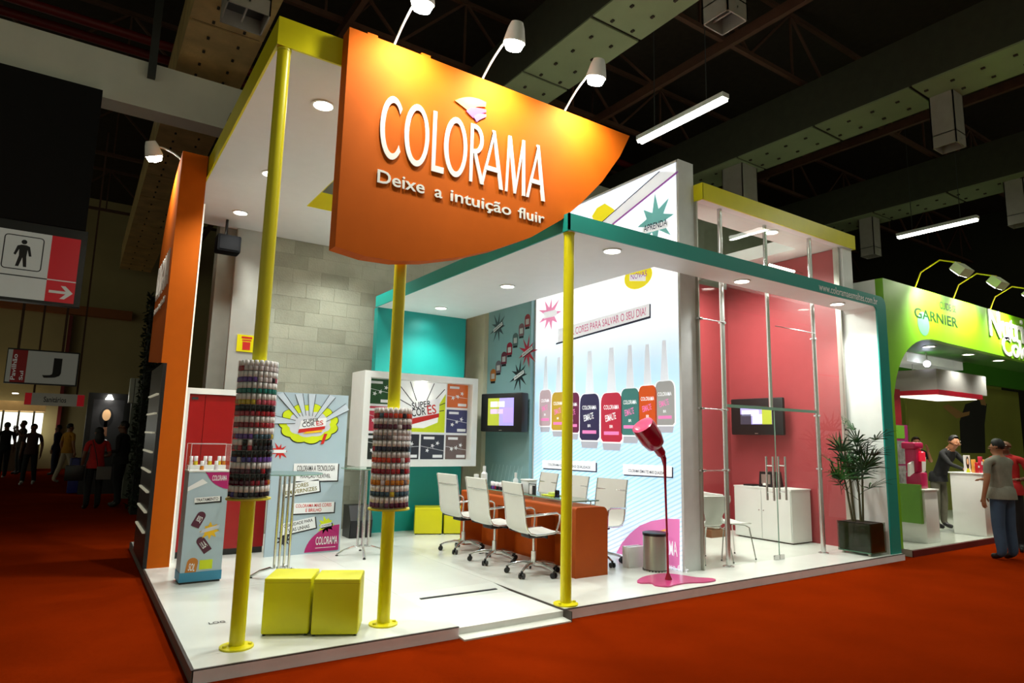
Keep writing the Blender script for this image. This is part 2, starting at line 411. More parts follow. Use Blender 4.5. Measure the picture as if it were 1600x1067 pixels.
batten((17.4, 6.12, 7.0), (17.4, 7.95, 7.0), 'lit fluorescent batten above the green stand')
batten((8.0, -1.0, 7.0), (8.0, 1.0, 7.0), 'lit fluorescent batten over the aisle before the stand')
batten((14.0, 0.0, 7.0), (14.0, 2.0, 7.0), 'lit fluorescent batten over the aisle before the green stand')

# black hanging screen with the restroom sign below it
t = wthing('hanging_sign', (-1.0, 11.8, 3.45), 'black hanging panel with restroom pictogram and white arrow', 'sign')
MB().box(-2.6, -0.17, 11.72, 11.95, 4.62, 6.96).build('screen', mat('black_cloth', (3, 3, 3), 0.95), t)
MB().box(-2.6, -0.13, 11.76, 11.93, 3.42, 4.62).build('sign_box', M_black, t)
pl = Plane((-2.6, 11.76, 3.42), (1, 0, 0), (0, 0, 1))
sg = glow('sign_white_lit', (176, 180, 172), 0.20); sr = glow('sign_red_lit', (150, 12, 24), 0.35)
ax = lambda p: pl.px(*p)
a0 = ax((0, 357)); a1 = ax((82, 368)); a2 = ax((69, 470)); e1 = ax((124, 376)); e2 = ax((117, 478))
u_mid = (a1[0]+a2[0])/2; u_end = (e1[0]+e2[0])/2; v_top = a1[1]; v_bot = a2[1]; v_mid = ax((72, 436))[1]
pl.rect('white_face', 0.05, v_bot, u_mid, v_top, sg, 1, t)
pl.rect('red_face', u_mid, v_bot, u_end, v_top, sr, 1, t)
pl.rect('divider', 0.05, v_mid-0.008, u_mid, v_mid+0.008, M_ink, 2, t)
pl.rect('divider', u_mid, v_mid-0.008, u_end, v_mid+0.008, sg, 2, t)
c = ax((36, 395)); hw = 0.24
def ring(pl, name, c, hw, hh, r, wd, m, layer, t):
    def rr(hw, hh, r): return [p for k, (sx, sy) in enumerate(((1, 1), (-1, 1), (-1, -1), (1, -1))) for p in ell(c[0]+sx*(hw-r), c[1]+sy*(hh-r), r, r, 5, k*PI/2, (k+1)*PI/2)]
    o, i = rr(hw, hh, r), rr(hw-wd, hh-wd, max(0.005, r-wd)); n = len(o); mb = MB()
    mb.add([pl.P(*p, 0.0015*layer+0.001) for p in o+i], [(k, (k+1) % n, n+(k+1) % n, n+k) for k in range(n)])
    return mb.build(name, m, t)
ring(pl, 'pictogram_frame', c, hw, 0.26, 0.05, 0.014, M_ink, 2, t)
man = [(-0.03, 0.12), (0.03, 0.12), (0.075, 0.1), (0.105, -0.04), (0.075, -0.045), (0.05, 0.05), (0.045, -0.05), (0.06, -0.21), (0.02, -0.21), (0.0, -0.07), (-0.035, -0.21), (-0.075, -0.21), (-0.045, -0.05), (-0.05, 0.05), (-0.085, -0.045), (-0.11, -0.03), (-0.075, 0.1)]
pl.poly('pictogram_man', [(c[0]+a, c[1]+b) for a, b in man], M_ink, 2, t)
pl.poly('pictogram_head', ell(c[0], c[1]+0.165, 0.035, 0.035, 14), M_ink, 2, t)
ac = ax((95, 457))
pl.poly('arrow', [(ac[0]+a, ac[1]+b) for a, b in ((-0.15, 0.02), (0.06, 0.02), (-0.01, 0.10), (0.05, 0.10), (0.15, 0.0), (0.05, -0.10), (-0.01, -0.10), (0.06, -0.02), (-0.15, -0.02))], sg, 2, t)

# far left of the hall
t = wthing('hall_sign', (-0.9, 22, 2.78), 'hanging white hall sign with a black letter J and red strip', 'sign')
MB().box(-1.72, -0.08, 22.0, 22.08, 2.74, 3.70).build('sign_box', M_black, t)
pl = Plane((-1.72, 22.0, 2.74), (1, 0, 0), (0, 0, 1))
pl.rect('white_face', 0.02, 0.04, 1.60, 0.92, glow('sign_cream_lit', (158, 158, 146), 0.12), 1, t)
pl.rect('red_strip', 0.12, 0.04, 0.45, 0.92, glow('sign_dark_red', (110, 8, 14), 0.15), 2, t)
pl.text('J', 0.82, 0.2, 0.42, 0.56, M_ink, 3, t)
pl.text('Pavilhão', 0.23, 0.1, 0.7, 0.10, sg, 3, t, rot=PI/2); pl.text('Sul', 0.40, 0.1, 0.25, 0.08, sg, 3, t, rot=PI/2)
for x in (-1.5, -0.5): MB().bar((x, 22.04, 3.7), (x, 22.04, 11.0), 0.06).build('hanging_rod', M_rust, t)
t = wthing('toilet_sign', (-0.5, 23.5, 2.2), 'white toilet sign with red ends below the letter J sign', 'sign')
MB().box(-1.3, 0.15, 23.5, 23.58, 2.22, 2.58).build('sign_box', mat('glowing_white_board', (150, 146, 130), 0.6, emit=.1), t)  # faint emission added to brighten the dark board
pl = Plane((-1.3, 23.5, 2.22), (1, 0, 0), (0, 0, 1))
pl.rect('red_end', 0.0, 0.01, 0.16, 0.35, sr, 1, t); pl.rect('red_end', 1.27, 0.01, 1.45, 0.35, sr, 1, t); pl.text('Sanitários', 0.45, 0.1, 0.55, 0.16, M_ink, 1, t)
for x in (-1.1, -0.05): MB().bar((x, 23.54, 2.58), (x, 23.54, 11.0), 0.05).build('hanging_rod', M_rust, t)
wmesh(MB().box(-9, 1.5, 30.6, 30.99, 6.05, 6.40), 'wall_pipe_trunk', mat('orange_brown_trunking', (150, 84, 34), 0.6), (-3, 30.8, 6.05), 'orange-brown trunking along the cream end wall', 'trunking')
wmesh(MB().box(-0.62, -0.50, 30.7, 30.98, 0.0, 6.0), 'downpipe', M_redpipe, (-0.56, 30.8, 0), 'dark red downpipe on the cream end wall', 'pipe')
# lit shop front at the far left
t = wthing('shop_front', (-2.6, 29.5, 0), 'brightly lit far shop front with white window panes', 'shop')
MB().box(-5.0, -1.05, 29.6, 30.6, 0, 0.95).build('plinth', mat('shop_plinth', (90, 70, 50), 0.7), t)
MB().box(-5.0, -1.05, 29.9, 30.6, 0.95, 2.1).build('lit_wall', glow('shop_lit_wall', (236, 240, 230), 1.6), t)
MB().box(-5.0, -1.0, 29.3, 30.6, 2.15, 2.5).build('fascia', mat('shop_fascia', (190, 150, 90), 0.6, emit=0.25), t)
for x in (-4.2, -3.4, -2.65, -2.2, -1.75, -1.3): MB().box(x-0.03, x+0.03, 29.62, 29.7, 0.95, 2.15).build('mullion', mat('shop_mullion', (130, 135, 130), 0.5), t)
for i, x in enumerate((-2.5, -1.9)): MB().lathe([(0.09, 0), (0.09, 0.02)], (x, 29.2, 2.75), 12).build('downlight', M_lamp, t)
# dark beauty kiosk with a portrait
t = wthing('portrait_kiosk', (0.65, 19.0, 0), 'black kiosk wall with a lit portrait of a woman', 'kiosk')
MB().box(0.20, 1.35, 19.0, 19.3, 0, 2.46).build('wall', mat('black_kiosk_panel', (22, 22, 24), 0.4), t)
pl = Plane((0.20, 19.0, 0), (1, 0, 0), (0, 0, 1))
pl.rect('poster', 0.12, 1.0, 0.78, 2.3, mat('charcoal_poster', (54, 54, 58), 0.4), 1, t)
pl.poly('hair', ell(0.42, 1.86, 0.15, 0.24), M_ink, 2, t)
pl.poly('portrait_face', ell(0.42, 1.92, 0.09, 0.14), mat('portrait_skin', (226, 180, 132), 0.5, emit=0.25), 3, t)
pl.poly('portrait_neck', [(0.37, 1.4), (0.47, 1.4), (0.45, 1.8), (0.39, 1.8)], mat('portrait_neck', (160, 110, 84), 0.5), 2, t)
pl.text('LO', 0.36, 1.18, 0.14, 0.14, glow('white_lit_print', (230, 232, 230), 0.5), 3, t)
MB().lathe([(0.03, 0.0), (0.09, -0.12), (0.0, -0.12)], (0.64, 18.85, 2.42), 12).build('lamp', M_lamp, t)
spot('portrait_light', (0.64, 18.6, 2.45), (0.62, 19.0, 1.8), 14, 70, 0.8, (1, 0.95, 0.8))
# pale stacked box lamps beside the kiosk and a dark hedge column
t = wthing('white_display_tower', (1.22, 17.6, 0), 'pale ribbed display tower behind the dark hedge', 'display')
mw = mat('pale_ribbed_plastic', (186, 190, 176), 0.5)
for i in range(5): MB().box(0.98+0.1*i, 1.06+0.1*i, 17.55, 17.9, 2.2, 2.78).build('rib', mw, t)
MB().box(1.05, 1.4, 17.6, 17.9, 0, 2.2).build('post', mat('grey_green_post', (110, 116, 104), 0.6), t)
t = wthing('hedge_column', (1.25, 14.6, 0), 'tall dark artificial hedge column behind the orange fin', 'hedge')
MB().box(1.02, 1.5, 14.3, 14.9, 0, 4.1).build('core', mat('hedge_core', (10, 16, 8), 0.9), t)
lf = MB(); rn = random.Random(3)
for i in range(1500):
    z = rn.uniform(0.05, 4.3); s = rn.choice((0, 1, 2)); 
    x, y = ((rn.uniform(1.0, 1.5), 14.28) if s == 0 else ((1.0, rn.uniform(14.3, 14.9)) if s == 1 else (rn.uniform(0.95, 1.55), 14.25)))
    d = Vector((rn.uniform(-1, 1), rn.uniform(-1, 0.2), rn.uniform(-0.6, 1))).normalized()*rn.uniform(0.06, 0.14); q = Vector((rn.uniform(-1, 1), rn.uniform(-1, 1), rn.uniform(-1, 1))).normalized()*0.03
    p = Vector((x, y, z)); lf.add([p, p+d*0.5+q, p+d, p+d*0.5-q], [(0, 1, 2, 3)])
lf.build('leaves', mat('hedge_leaf', (22, 36, 14), 0.7), t, kind='stuff')
wmesh(MB().bevbox(-0.02, 0.42, 19.4, 19.8, 0, 0.85, 0.03), 'waste_bin', mat('blue_plastic', (20, 24, 110), 0.5), (0.2, 19.6, 0), 'blue plastic waste bin beside the black kiosk', 'bin')

# ------------------------------------------------------------------ the stand: platform
LX, RX, FY = 0.78, 9.93, 4.74      # left, right, front of the platform
t = wthing('platform', (5, 7, 0), 'raised white platform floor of the stand with dark edge trim', 'platform')
yb = 10.3
# boards of the deck (joints are recessed)
def deck(x0, x1, y0, y1): MB().box(x0+0.0015, x1-0.0015, y0+0.0015, y1-0.0015, 0.07, FZ).build('deck_board', M_floor, t)
xs = [LX, 2.71]; 
deck(LX, 2.71, FY, 6.95); deck(LX, 2.71, 6.95, yb); deck(2.71, 3.80, 5.95, 8.2); deck(2.71, 3.80, 8.2, yb)
deck(3.80, 6.2, FY, 7.4); deck(3.80, 6.2, 7.4, yb); deck(6.2, RX, FY, 7.5)
MB().box(LX, RX, FY+0.02, yb, 0.0, 0.07).build('base', M_white, t)
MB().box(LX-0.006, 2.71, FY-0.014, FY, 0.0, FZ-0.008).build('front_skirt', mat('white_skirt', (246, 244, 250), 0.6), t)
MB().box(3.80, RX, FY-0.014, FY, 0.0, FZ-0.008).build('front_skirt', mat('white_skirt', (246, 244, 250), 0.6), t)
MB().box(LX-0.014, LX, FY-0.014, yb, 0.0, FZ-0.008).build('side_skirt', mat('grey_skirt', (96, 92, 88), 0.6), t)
for a in (MB().box(LX-0.016, 2.71, FY-0.016, FY+0.004, FZ-0.005, FZ), MB().box(3.80, RX, FY-0.016, FY+0.004, FZ-0.005, FZ), MB().box(LX-0.016, LX+0.004, FY, yb, FZ-0.005, FZ)):
    a.build('edge_trim', M_edge, t)
# ramp cut into the front
rp = MB(); rp.add([(2.713, FY-0.1, 0.012), (3.797, FY-0.1, 0.012), (3.797, 5.95, FZ), (2.713, 5.95, FZ), (2.713, FY-0.1, 0.0), (3.797, FY-0.1, 0.0), (3.797, 5.95, 0.0), (2.713, 5.95, 0.0)],
       [(0, 1, 2, 3), (0, 4, 5, 1), (1, 5, 6, 2), (2, 6, 7, 3), (3, 7, 4, 0)])
rpo = rp.build('ramp', M_floor, t)
for y in (5.15, 5.72):
    z = 0.012 + (FZ-0.012)*(y-FY+0.1)/(5.95-FY+0.1)
    MB().bar((2.85, y, z+0.003), (3.70, y, z+0.003), 0.035, 0.006).build('grip_strip', M_ink, rpo)
MB().box(3.797, 3.803, FY-0.1, 5.95, 0.0, FZ-0.002).build('cheek_trim', M_edge, t)

# ------------------------------------------------------------------ canopies
def downlight(x, y, z, parent, power=60, ang=130, lamp=True):
    rg = MB().lathe([(0.105, 0.0), (0.115, -0.012), (0.09, -0.012), (0.088, 0.0)], (x, y, z), 20).build('downlight_ring', M_white, parent)
    MB().lathe([(0.086, -0.002), (0.05, -0.009), (0.001, -0.010)], (x, y, z), 18).build('downlight_bulb', M_lamp, parent)
    if lamp: spot('downlight_lamp', (x, y, z-0.05), (x, y, 0), power, ang, 0.7, (0.98, 1.0, 0.94), 0.08)

# yellow-edged canopy (a square opening is cut into it)
CZ0, CZ1 = 4.66, 4.90
yc = wthing('yellow_canopy', (1.03, 5.0, CZ0), 'tall white canopy with yellow fascia on yellow poles, left half of the stand', 'canopy')
X0, X1, Y0, Y1 = 1.03, 4.35, 5.0, 10.3
HX0, HX1, HY0, HY1 = 2.32, 3.7, 6.2, 8.6
for a in ((X0+.02, HX0, Y0+.02, Y1), (HX1, X1-.02, Y0+.02, Y1), (HX0, HX1, Y0+.02, HY0), (HX0, HX1, HY1, Y1)):
    MB().box(a[0], a[1], a[2], a[3], CZ0, CZ1-0.01).build('soffit_board', M_canopy, yc)
for a in ((X0, X0+.02, Y0, Y1), (X1-.02, X1, Y0, Y1), (X0+.02, X1-.02, Y0, Y0+.02)):
    MB().box(*a, CZ0-0.002, CZ1).build('fascia', M_yellow, yc)
for a in ((HX0, HX0+.01, HY0, HY1), (HX1-.01, HX1, HY0, HY1), (HX0, HX1, HY0, HY0+.01), (HX0, HX1, HY1-.01, HY1)):
    MB().box(*a, CZ0-0.001, CZ1).build('opening_lining', M_yellow, yc)
for x, y in ((1.64, 5.75), (1.64, 7.75), (1.64, 9.45), (3.95, 5.75), (3.95, 7.75), (3.3, 9.45)): downlight(x, y, CZ0, yc, 210 if y < 9 else 110)

# teal-edged canopy: slab over the desk with a slot before the light wall, band over the cabin front, leg at the right
TZ0, TZ1 = 3.63, 3.80
TX0, TY0, TX1 = 3.83, 4.77, 9.93
tc_ = wthing('teal_canopy', (9.9, 4.8, FZ), 'white canopy and end wall framed by a teal edge with web address', 'canopy')
MB().box(TX0+.02, 5.5, TY0+.02, 9.72, TZ0, TZ1).build('soffit_board', M_canopy, tc_)
MB().box(5.5, 9.60, TY0+.02, 5.24, TZ0, TZ1).build('soffit_board', M_canopy, tc_)
MB().box(TX0, TX0+.02, TY0, 9.72, TZ0-.003, TZ1+.003).build('side_fascia', M_teal, tc_)
# front fascia with rounded corner running down the right-hand leg
out = [(TX0, TZ1)] + ell(TX1-0.14, TZ1-0.14, 0.14, 0.14, 8, PI/2, 0) + [(TX1, FZ)]
inn = [(9.66, FZ)] + ell(9.66-0.06, TZ0-0.06, 0.06, 0.06, 6, 0, PI/2) + [(TX0, TZ0)]
MB().prism(out+inn, 'y', TY0, TY0+0.02).build('front_fascia', M_teal, tc_)
MB().box(TX1-0.27, TX1, 5.24, 5.36, TZ1-0.16, 4.648).build('end_wall_upper', M_canopy, tc_)
MB().box(TX1-0.27, TX1, TY0+0.02, 5.36, FZ, TZ1-0.16).build('end_wall', mat('white_wall_paint', (226, 230, 226), 0.5, var=0.02), tc_)
MB().prism([(9.60, TZ0), (9.658, TZ0-0.06), (9.658, TZ1-0.159), (TX1-0.002, TZ1-0.159), (TX1-0.002, TZ1-0.14), (TX1-0.04, TZ1-0.04), (TX1-0.14, TZ1-0.002), (9.60, TZ1-0.002)], 'y', TY0+0.02, 5.24).build('corner_block', M_canopy, tc_)
for x, y in ((4.66, 5.05), (4.69, 7.16), (4.69, 9.1), (6.86, 5.03), (9.06, 5.03)): downlight(x, y, TZ0, tc_, 105)
pl = Plane((0, TY0, 0), (1, 0, 0), (0, 0, 1))
pl.text('www.coloramaesmaltes.com.br', 8.16, 3.655, 1.53, 0.105, M_paper, 1, tc_)

# ------------------------------------------------------------------ yellow poles with nail-polish displays
def pole(x, y, top, label):
    t = wthing('yellow_pole', (x, y, FZ), label, 'pole', 'yellow poles of the canopies')
    MB().cyl((x, y, FZ), (x, y, top), 0.052, 20).build('tube', M_yellow, t)
    MB().lathe([(0.115, 0), (0.115, 0.012), (0.06, 0.02)], (x, y, FZ), 24).build('base_plate', M_yellow, t)
    MB().lathe([(0.056, -0.02), (0.058, -0.012), (0.058, 0)], (x, y, top), 24).build('top_plate', M_yellow, t)
    MB().lathe([(0.014, 0.012), (0.014, 0.028), (0.005, 0.03)], (x+0.085, y-0.02, FZ), 8).build('bolt', M_yellow, t)
    MB().lathe([(0.014, 0.012), (0.014, 0.028), (0.005, 0.03)], (x-0.085, y-0.02, FZ), 8).build('bolt', M_yellow, t)
pole(1.10, 5.06, CZ0, 'tall yellow pole carrying the taller nail polish display'); pole(2.21, 5.08, CZ0, 'tall yellow pole rising behind the orange sign, with the shorter nail polish display')
pole(3.905, 4.86, TZ0, 'yellow pole under the corner of the teal canopy')
bp_ = MB()
body_p = [(0.0142, 0.0), (0.0150, 0.003), (0.0150, 0.026), (0.011, 0.031), (0.005, 0.033)]
cap_p = [(0.012, 0.031), (0.0138, 0.032), (0.0132, 0.0665), (0.011, 0.068)]
me_body = MB().lathe(body_p, n=8).mesh('polish_bottle'); me_cap = MB().lathe(cap_p, n=8).mesh('cap')
for m_ in (me_body, me_cap): m_.materials.append(M_white)
def bottle(p, colr, capm, label, group, sc=1.0, cat='bottle'):
    o = bpy.data.objects.new('polish_bottle', me_body); COL.objects.link(o); o.location = p; o.scale = (sc, sc, sc)
    o.material_slots[0].link = 'OBJECT'; o.material_slots[0].material = colr
    c = bpy.data.objects.new('cap', me_cap); COL.objects.link(c); c.parent = o
    c.material_slots[0].link = 'OBJECT'; c.material_slots[0].material = capm
    return tag(o, label, cat, group)
PC = {k: mat('polish_'+k, v, 0.15, var=0.12, scale=30) for k, v in dict(red=(168, 14, 34), crimson=(140, 8, 40), purple=(104, 66, 160), violet=(70, 60, 150), dark=(26, 18, 36), plum=(84, 20, 52), teal=(20, 120, 112),
      pink=(200, 84, 104), rose=(176, 44, 66), grey=(120, 110, 116), navy=(34, 34, 62), orange=(204, 62, 30), gold=(196, 120, 30), slate=(60, 86, 104), mauve=(104, 60, 96), yellow=(206, 180, 40), clear=(216, 206, 210)).items()}
M_capw = mat('white_cap', (248, 246, 248), 0.3); M_capg = mat('grey_cap', (228, 222, 224), 0.3); M_capk = mat('black_cap', (14, 14, 16), 0.25)
ORD = ('top', 'second', 'third', 'fourth', 'fifth', 'sixth', 'seventh', 'eighth', 'ninth', 'tenth', 'eleventh', 'twelfth')
def display(x, y, z0, z1, R, rows, label, which):
    t = wthing('polish_display', (x, y, z0), label, 'display rack', 'nail polish displays on the poles')
    MB().lathe([(0.053, 0), (R+0.02, 0), (R+0.02, 0.012), (0.053, 0.012)], (x, y, z0), 28).build('base_ring', mat('pale_yellow_ring', (216, 204, 60), 0.4), t)
    # clear acrylic sleeve
    vs = []; fs = []; n = 32
    for zz in (z0+0.012, z1):
        for k in range(n): vs.append((x+(R+0.012)*math.cos(2*PI*k/n), y+(R+0.012)*math.sin(2*PI*k/n), zz))
    fs = [(k, (k+1) % n, n+(k+1) % n, n+k) for k in range(n)]
    MB().add(vs, fs, True).build('acrylic_sleeve', M_acryl, t)
    MB().lathe([(0.054, 0), (R-0.028, 0), (R-0.028, z1-z0-0.03), (0.054, z1-z0-0.03)], (x, y, z0+0.014), 24).build('core', mat('pale_display_core', (240, 236, 240), 0.4), t)
    nr = len(rows); dz = (z1-z0-0.02)/nr; sc = min(dz*0.93/0.068, 1.6); na = 22
    cam_a = math.atan2(-y, -x)
    for r, (ca, cb, cap) in enumerate(rows):
        z = z1-(r+1)*dz+0.004
        MB().lathe([(R-0.027, 0), (R+0.008, 0), (R+0.008, 0.003), (R-0.027, 0.003)], (x, y, z-0.004), 28).build('shelf_ring', M_acryl, t)
        back = MB()
        for k in range(na):
            a = cam_a + 2*PI*(k-na/2+0.5)/na
            p = Vector((x+(R-0.010)*math.cos(a), y+(R-0.010)*math.sin(a), z))
            if abs(k-na/2+0.5) < 6.6:
                cc = ca if k < na/2 else cb
                if random.random() < 0.08: cc = random.choice(list(PC))
                bottle(p, PC[cc], {'w': M_capw, 'g': M_capg, 'k': M_capk}[cap if cap in 'wgk' else ('k' if random.random() < 0.6 else 'w')],
                       f'{cc} nail polish bottle in the {ORD[r]} row of the {which} pole display', f'{cc} bottles in the {ORD[r]} row of the {which} pole display', sc)
            else:
                back.lathe([(q[0]*sc, q[1]*sc) for q in body_p], p, 6); back.lathe([(q[0]*sc, q[1]*sc) for q in cap_p], p, 6)
        back.build('rear_bottles', PC[ca], t, kind='stuff')
rows1 = [('clear', 'clear', 'w'), ('purple', 'clear', 'w'), ('teal', 'teal', 'w'), ('yellow', 'pink', 'w'), ('rose', 'red', 'k'), ('crimson', 'red', 'w'), ('purple', 'slate', 'w'), ('rose', 'dark', 'm'),
         ('violet', 'purple', 'k'), ('plum', 'dark', 'w'), ('plum', 'crimson', 'k'), ('navy', 'dark', 'w')]
rows2 = [('red', 'orange', 'w'), ('plum', 'plum', 'g'), ('grey', 'clear', 'g'), ('navy', 'dark', 'w'), ('orange', 'red', 'g'), ('crimson', 'red', 'w'), ('gold', 'gold', 'w'), ('slate', 'slate', 'w'), ('mauve', 'plum', 'w')]
display(1.10, 5.06, 1.11, 2.12, 0.135, rows1, 'taller clear acrylic nail polish display around a yellow pole', 'taller')
display(2.21, 5.08, 0.99, 1.82, 0.150, rows2, 'shorter clear acrylic nail polish display around a yellow pole', 'shorter')

# ------------------------------------------------------------------ the big orange sign
SY = 4.85
t = wthing('orange_sign', (2.2, SY, 3.0), 'big curved orange brand sign with white raised letters', 'sign')
outl = [(1.555, 4.93), (4.735, 4.90), (4.59, 4.625), (4.335, 4.276), (4.062, 3.985), (3.80, 3.745), (3.44, 3.497), (3.045, 3.305), (2.68, 3.165), (2.34, 3.07), (2.064, 3.022), (1.80, 3.015), (1.551, 3.05)]
sb = MB().prism(outl, 'y', SY, SY+0.15).build('sign_body', M_orange, t)
SP = Plane((0, SY, 0), (1, 0, 0), (0, 0, 1))
LK = [0]
def letter(polys, name='raised_letter', m=M_white, d=0.010, plane=SP, parent=t):
    mb = MB(); LK[0] = (LK[0]+1) % 3; d0 = d+LK[0]*0.0004; qi = 0
    for pts in polys:
        qi += 1; d = d0+qi*0.0008
        if isinstance(pts, tuple):      # ring: outer, inner of equal length
            o, i, closed = pts; n = len(o); vs = [plane.P(*p, d) for p in o+i] + [plane.P(*p, 0.001) for p in o+i]
            rg = range(n if closed else n-1); fs = []
            for k in rg:
                j = (k+1) % n; fs += [(k, j, n+j, n+k), (k, 2*n+k, 2*n+j, j), (n+k, n+j, 3*n+j, 3*n+k)]
            if not closed: fs += [(0, n, 3*n, 2*n), (n-1, 3*n-1, 4*n-1, 2*n-1)]
            mb.add(vs, fs)
        else:
            n = len(pts); tri = tessellate_polygon([[Vector((*p, 0)) for p in pts]])
            mb.add([plane.P(*p, d) for p in pts]+[plane.P(*p, 0.001) for p in pts], [tuple(q) for q in tri]+[(i, (i+1) % n, n+(i+1) % n, n+i) for i in range(n)])
    return mb.build(name, m, parent)
def colorama(x0, z0, W, H, **k):
    """the brand lettering: narrow capitals with thin and thick strokes"""
    X = lambda u: x0+u*W; Y = lambda v: z0+v*H
    T = lambda pts: [(X(a), Y(b)) for a, b in pts]
    def O(c): letter([(T(ell(c, .5, .068, .5, 36)), T(ell(c+.002, .5, .046, .405, 36)), True)], **k)
    letter([(T(ell(.063, .5, .064, .5, 30, .75, 2*PI-.75)), T(ell(.066, .5, .043, .40, 30, .66, 2*PI-.66)), False)], **k)
    O(.195)
    letter([T([(.283, 0), (.352, 0), (.352, .10), (.303, .10), (.303, .985), (.283, .985)])], **k)
    O(.418)
    letter([T([(.505, 0), (.522, 0), (.522, .985), (.505, .985)]),
            (T([(.520, .985)]+ell(.530, .735, .055, .25, 14, PI/2, -PI/2)+[(.520, .485)]), T([(.520, .92)]+ell(.528, .735, .037, .175, 14, PI/2, -PI/2)+[(.520, .55)]), False),
            T([(.527, .49), (.545, .49), (.594, 0.0), (.572, 0.0)])], **k)
    def A(a, b, c):
        letter([T([(a, 0), (a+.016, 0), (b+.006, .86), (b-.006, .985), (b+.0, .985)]), T([(b-.008, .985), (b+.012, .985), (c, 0), (c-.024, 0)]),
                T([(a+.024, .27), (c-.036, .27), (c-.040, .35), (a+.027, .35)])], **k)
    A(.573, .646, .716)
    letter([T([(.731, 0), (.745, 0), (.758, .985), (.744, .985)]), T([(.744, .985), (.764, .985), (.806, .10), (.794, 0), (.786, 0)]),
            T([(.792, 0), (.800, 0), (.852, .985), (.840, .985)]), T([(.838, .985), (.855, .985), (.863, 0), (.843, 0)])], **k)
    A(.871, .944, 1.0)
colorama(1.864, 3.878, 1.72, 0.568)
def bez(a, b, c, n=8): return [((1-i/n)**2*a[0]+2*(1-i/n)*(i/n)*b[0]+(i/n)**2*c[0], (1-i/n)**2*a[1]+2*(1-i/n)*(i/n)*b[1]+(i/n)**2*c[1]) for i in range(n+1)]
letter([bez((2.555, 4.60), (2.70, 4.72), (2.886, 4.69))+bez((2.88, 4.64), (2.76, 4.62), (2.70, 4.545))], 'logo_flame', mat('logo_amber', (245, 170, 50), 0.5))
letter([bez((2.675, 4.535), (2.70, 4.605), (2.885, 4.615))+bez((2.889, 4.59), (2.80, 4.55), (2.75, 4.49))], 'logo_flame', mat('logo_pink', (226, 60, 120), 0.5))
letter([bez((2.755, 4.505), (2.79, 4.565), (2.888, 4.568))+bez((2.888, 4.545), (2.82, 4.50), (2.79, 4.465))], 'logo_flame', mat('logo_violet', (150, 90, 170), 0.5))
SP.text('Deixe', 1.863, 3.652, 0.432, 0.115, M_white, 1, t, 'raised_lettering', thick=0.007)
SP.text('a', 2.392, 3.650, 0.075, 0.075, M_white, 1, t, 'raised_lettering', thick=0.007)
SP.text('intuição', 2.548, 3.625, 0.645, 0.128, M_white, 1, t, 'raised_lettering', thick=0.007)
SP.text('fluir', 3.275, 3.650, 0.308, 0.110, M_white, 1, t, 'raised_lettering', thick=0.007)
for x in (1.72, 2.22): MB().box(x, x+0.09, SY+0.02, SY+0.12, 4.925, 4.96).build('hanging_lug', M_orange, t)
# floodlights on white arms
def arm_lamp(base, head, target, label, power=130):
    b, h = Vector(base), Vector(head); tg = (Vector(target)-h).normalized()
    t = wthing('arm_floodlight', base, label, 'floodlight', 'arm floodlights above the signs')
    mid = b.lerp(h, 0.5) + Vector((0, 0, 0.14))
    pts = [b*(1-s)**2 + mid*2*s*(1-s) + (h-tg*0.07)*s*s for s in [i/10 for i in range(11)]]
    MB().tube(pts, 0.011, 8).build('arm', M_white, t)
    MB().lathe([(0.03, 0), (0.03, 0.02)], b, 12).build('arm_foot', M_white, t)
    q = tg.to_track_quat('Z', 'Y').to_matrix()
    MB().lathe([(0.055, -0.13), (0.075, -0.08), (0.10, 0.03), (0.10, 0.05), (0.09, 0.05), (0.06, -0.05)], h, 18, q).build('lamp_housing', M_white, t)
    MB().lathe([(0.085, 0.0), (0.09, 0.06), (0.07, 0.11), (0.001, 0.125)], h, 16, q).build('lamp_bulb', M_flood, t)
    spot('flood_lamp', h+tg*0.13, target, power, 150, 0.8, (1.0, 0.96, 0.82), 0.06)
for (bx, hx), lb in zip(((1.97, 2.04), (2.87, 2.96), (3.87, 3.94)), ('arm floodlight above the first letters of the orange sign', 'arm floodlight above the middle of the orange sign', 'arm floodlight above the pointed tip of the orange sign')):
    arm_lamp((bx, SY+0.08, 4.925), (hx, SY-0.36, 5.19), (hx+0.02, SY-0.16, 4.5), lb, 140)

# ------------------------------------------------------------------ orange fin at the left with its curved side sign
t = wthing('orange_fin', (0.9, 8.3, FZ), 'tall narrow orange fin wall with curved brand sign on its outer side', 'fin wall')
MB().box(0.80, 1.02, 8.28, 8.5, FZ, 4.9).build('fin', M_orange, t)
prof = [(8.28, 4.9)] + bez((8.28, 4.9), (9.5, 4.75), (9.9, 3.9)) + [(10.0, 2.5), (8.28, 2.35)]
MB().prism(prof, 'x', 0.74, 0.80).build('side_sign', M_orange, t)
MB().box(0.76, 0.80, 8.28, 9.6, FZ, 2.35).build('side_panel', M_black, t)
MB().box(1.02, 1.035, 8.275, 8.5, FZ, 4.3).build('edge_light', mat('pale_edge_strip', (240, 230, 210), 0.4, emit=0.6), t)
LP = Plane((0.74, 10.0, 0), (0, -1, 0), (0, 0, 1))
colorama(0.15, 3.3, 1.4, 0.46, plane=LP, parent=t)
LP.text('Deixe a intuição fluir', 0.2, 3.08, 1.3, 0.11, M_white, 1, t, thick=0.01)
for i in range(8):
    z = 0.45+0.22*i
    MB().box(0.735, 0.76, 8.4, 9.4, z, z+0.02).build('lit_slat', mat('pale_slat', (200, 196, 170), 0.4, emit=0.35), t)
arm_lamp((0.79, 8.6, 4.88), (0.46, 8.75, 4.98), (0.74, 9.0, 4.2), 'arm floodlight on top of the orange fin', 50)
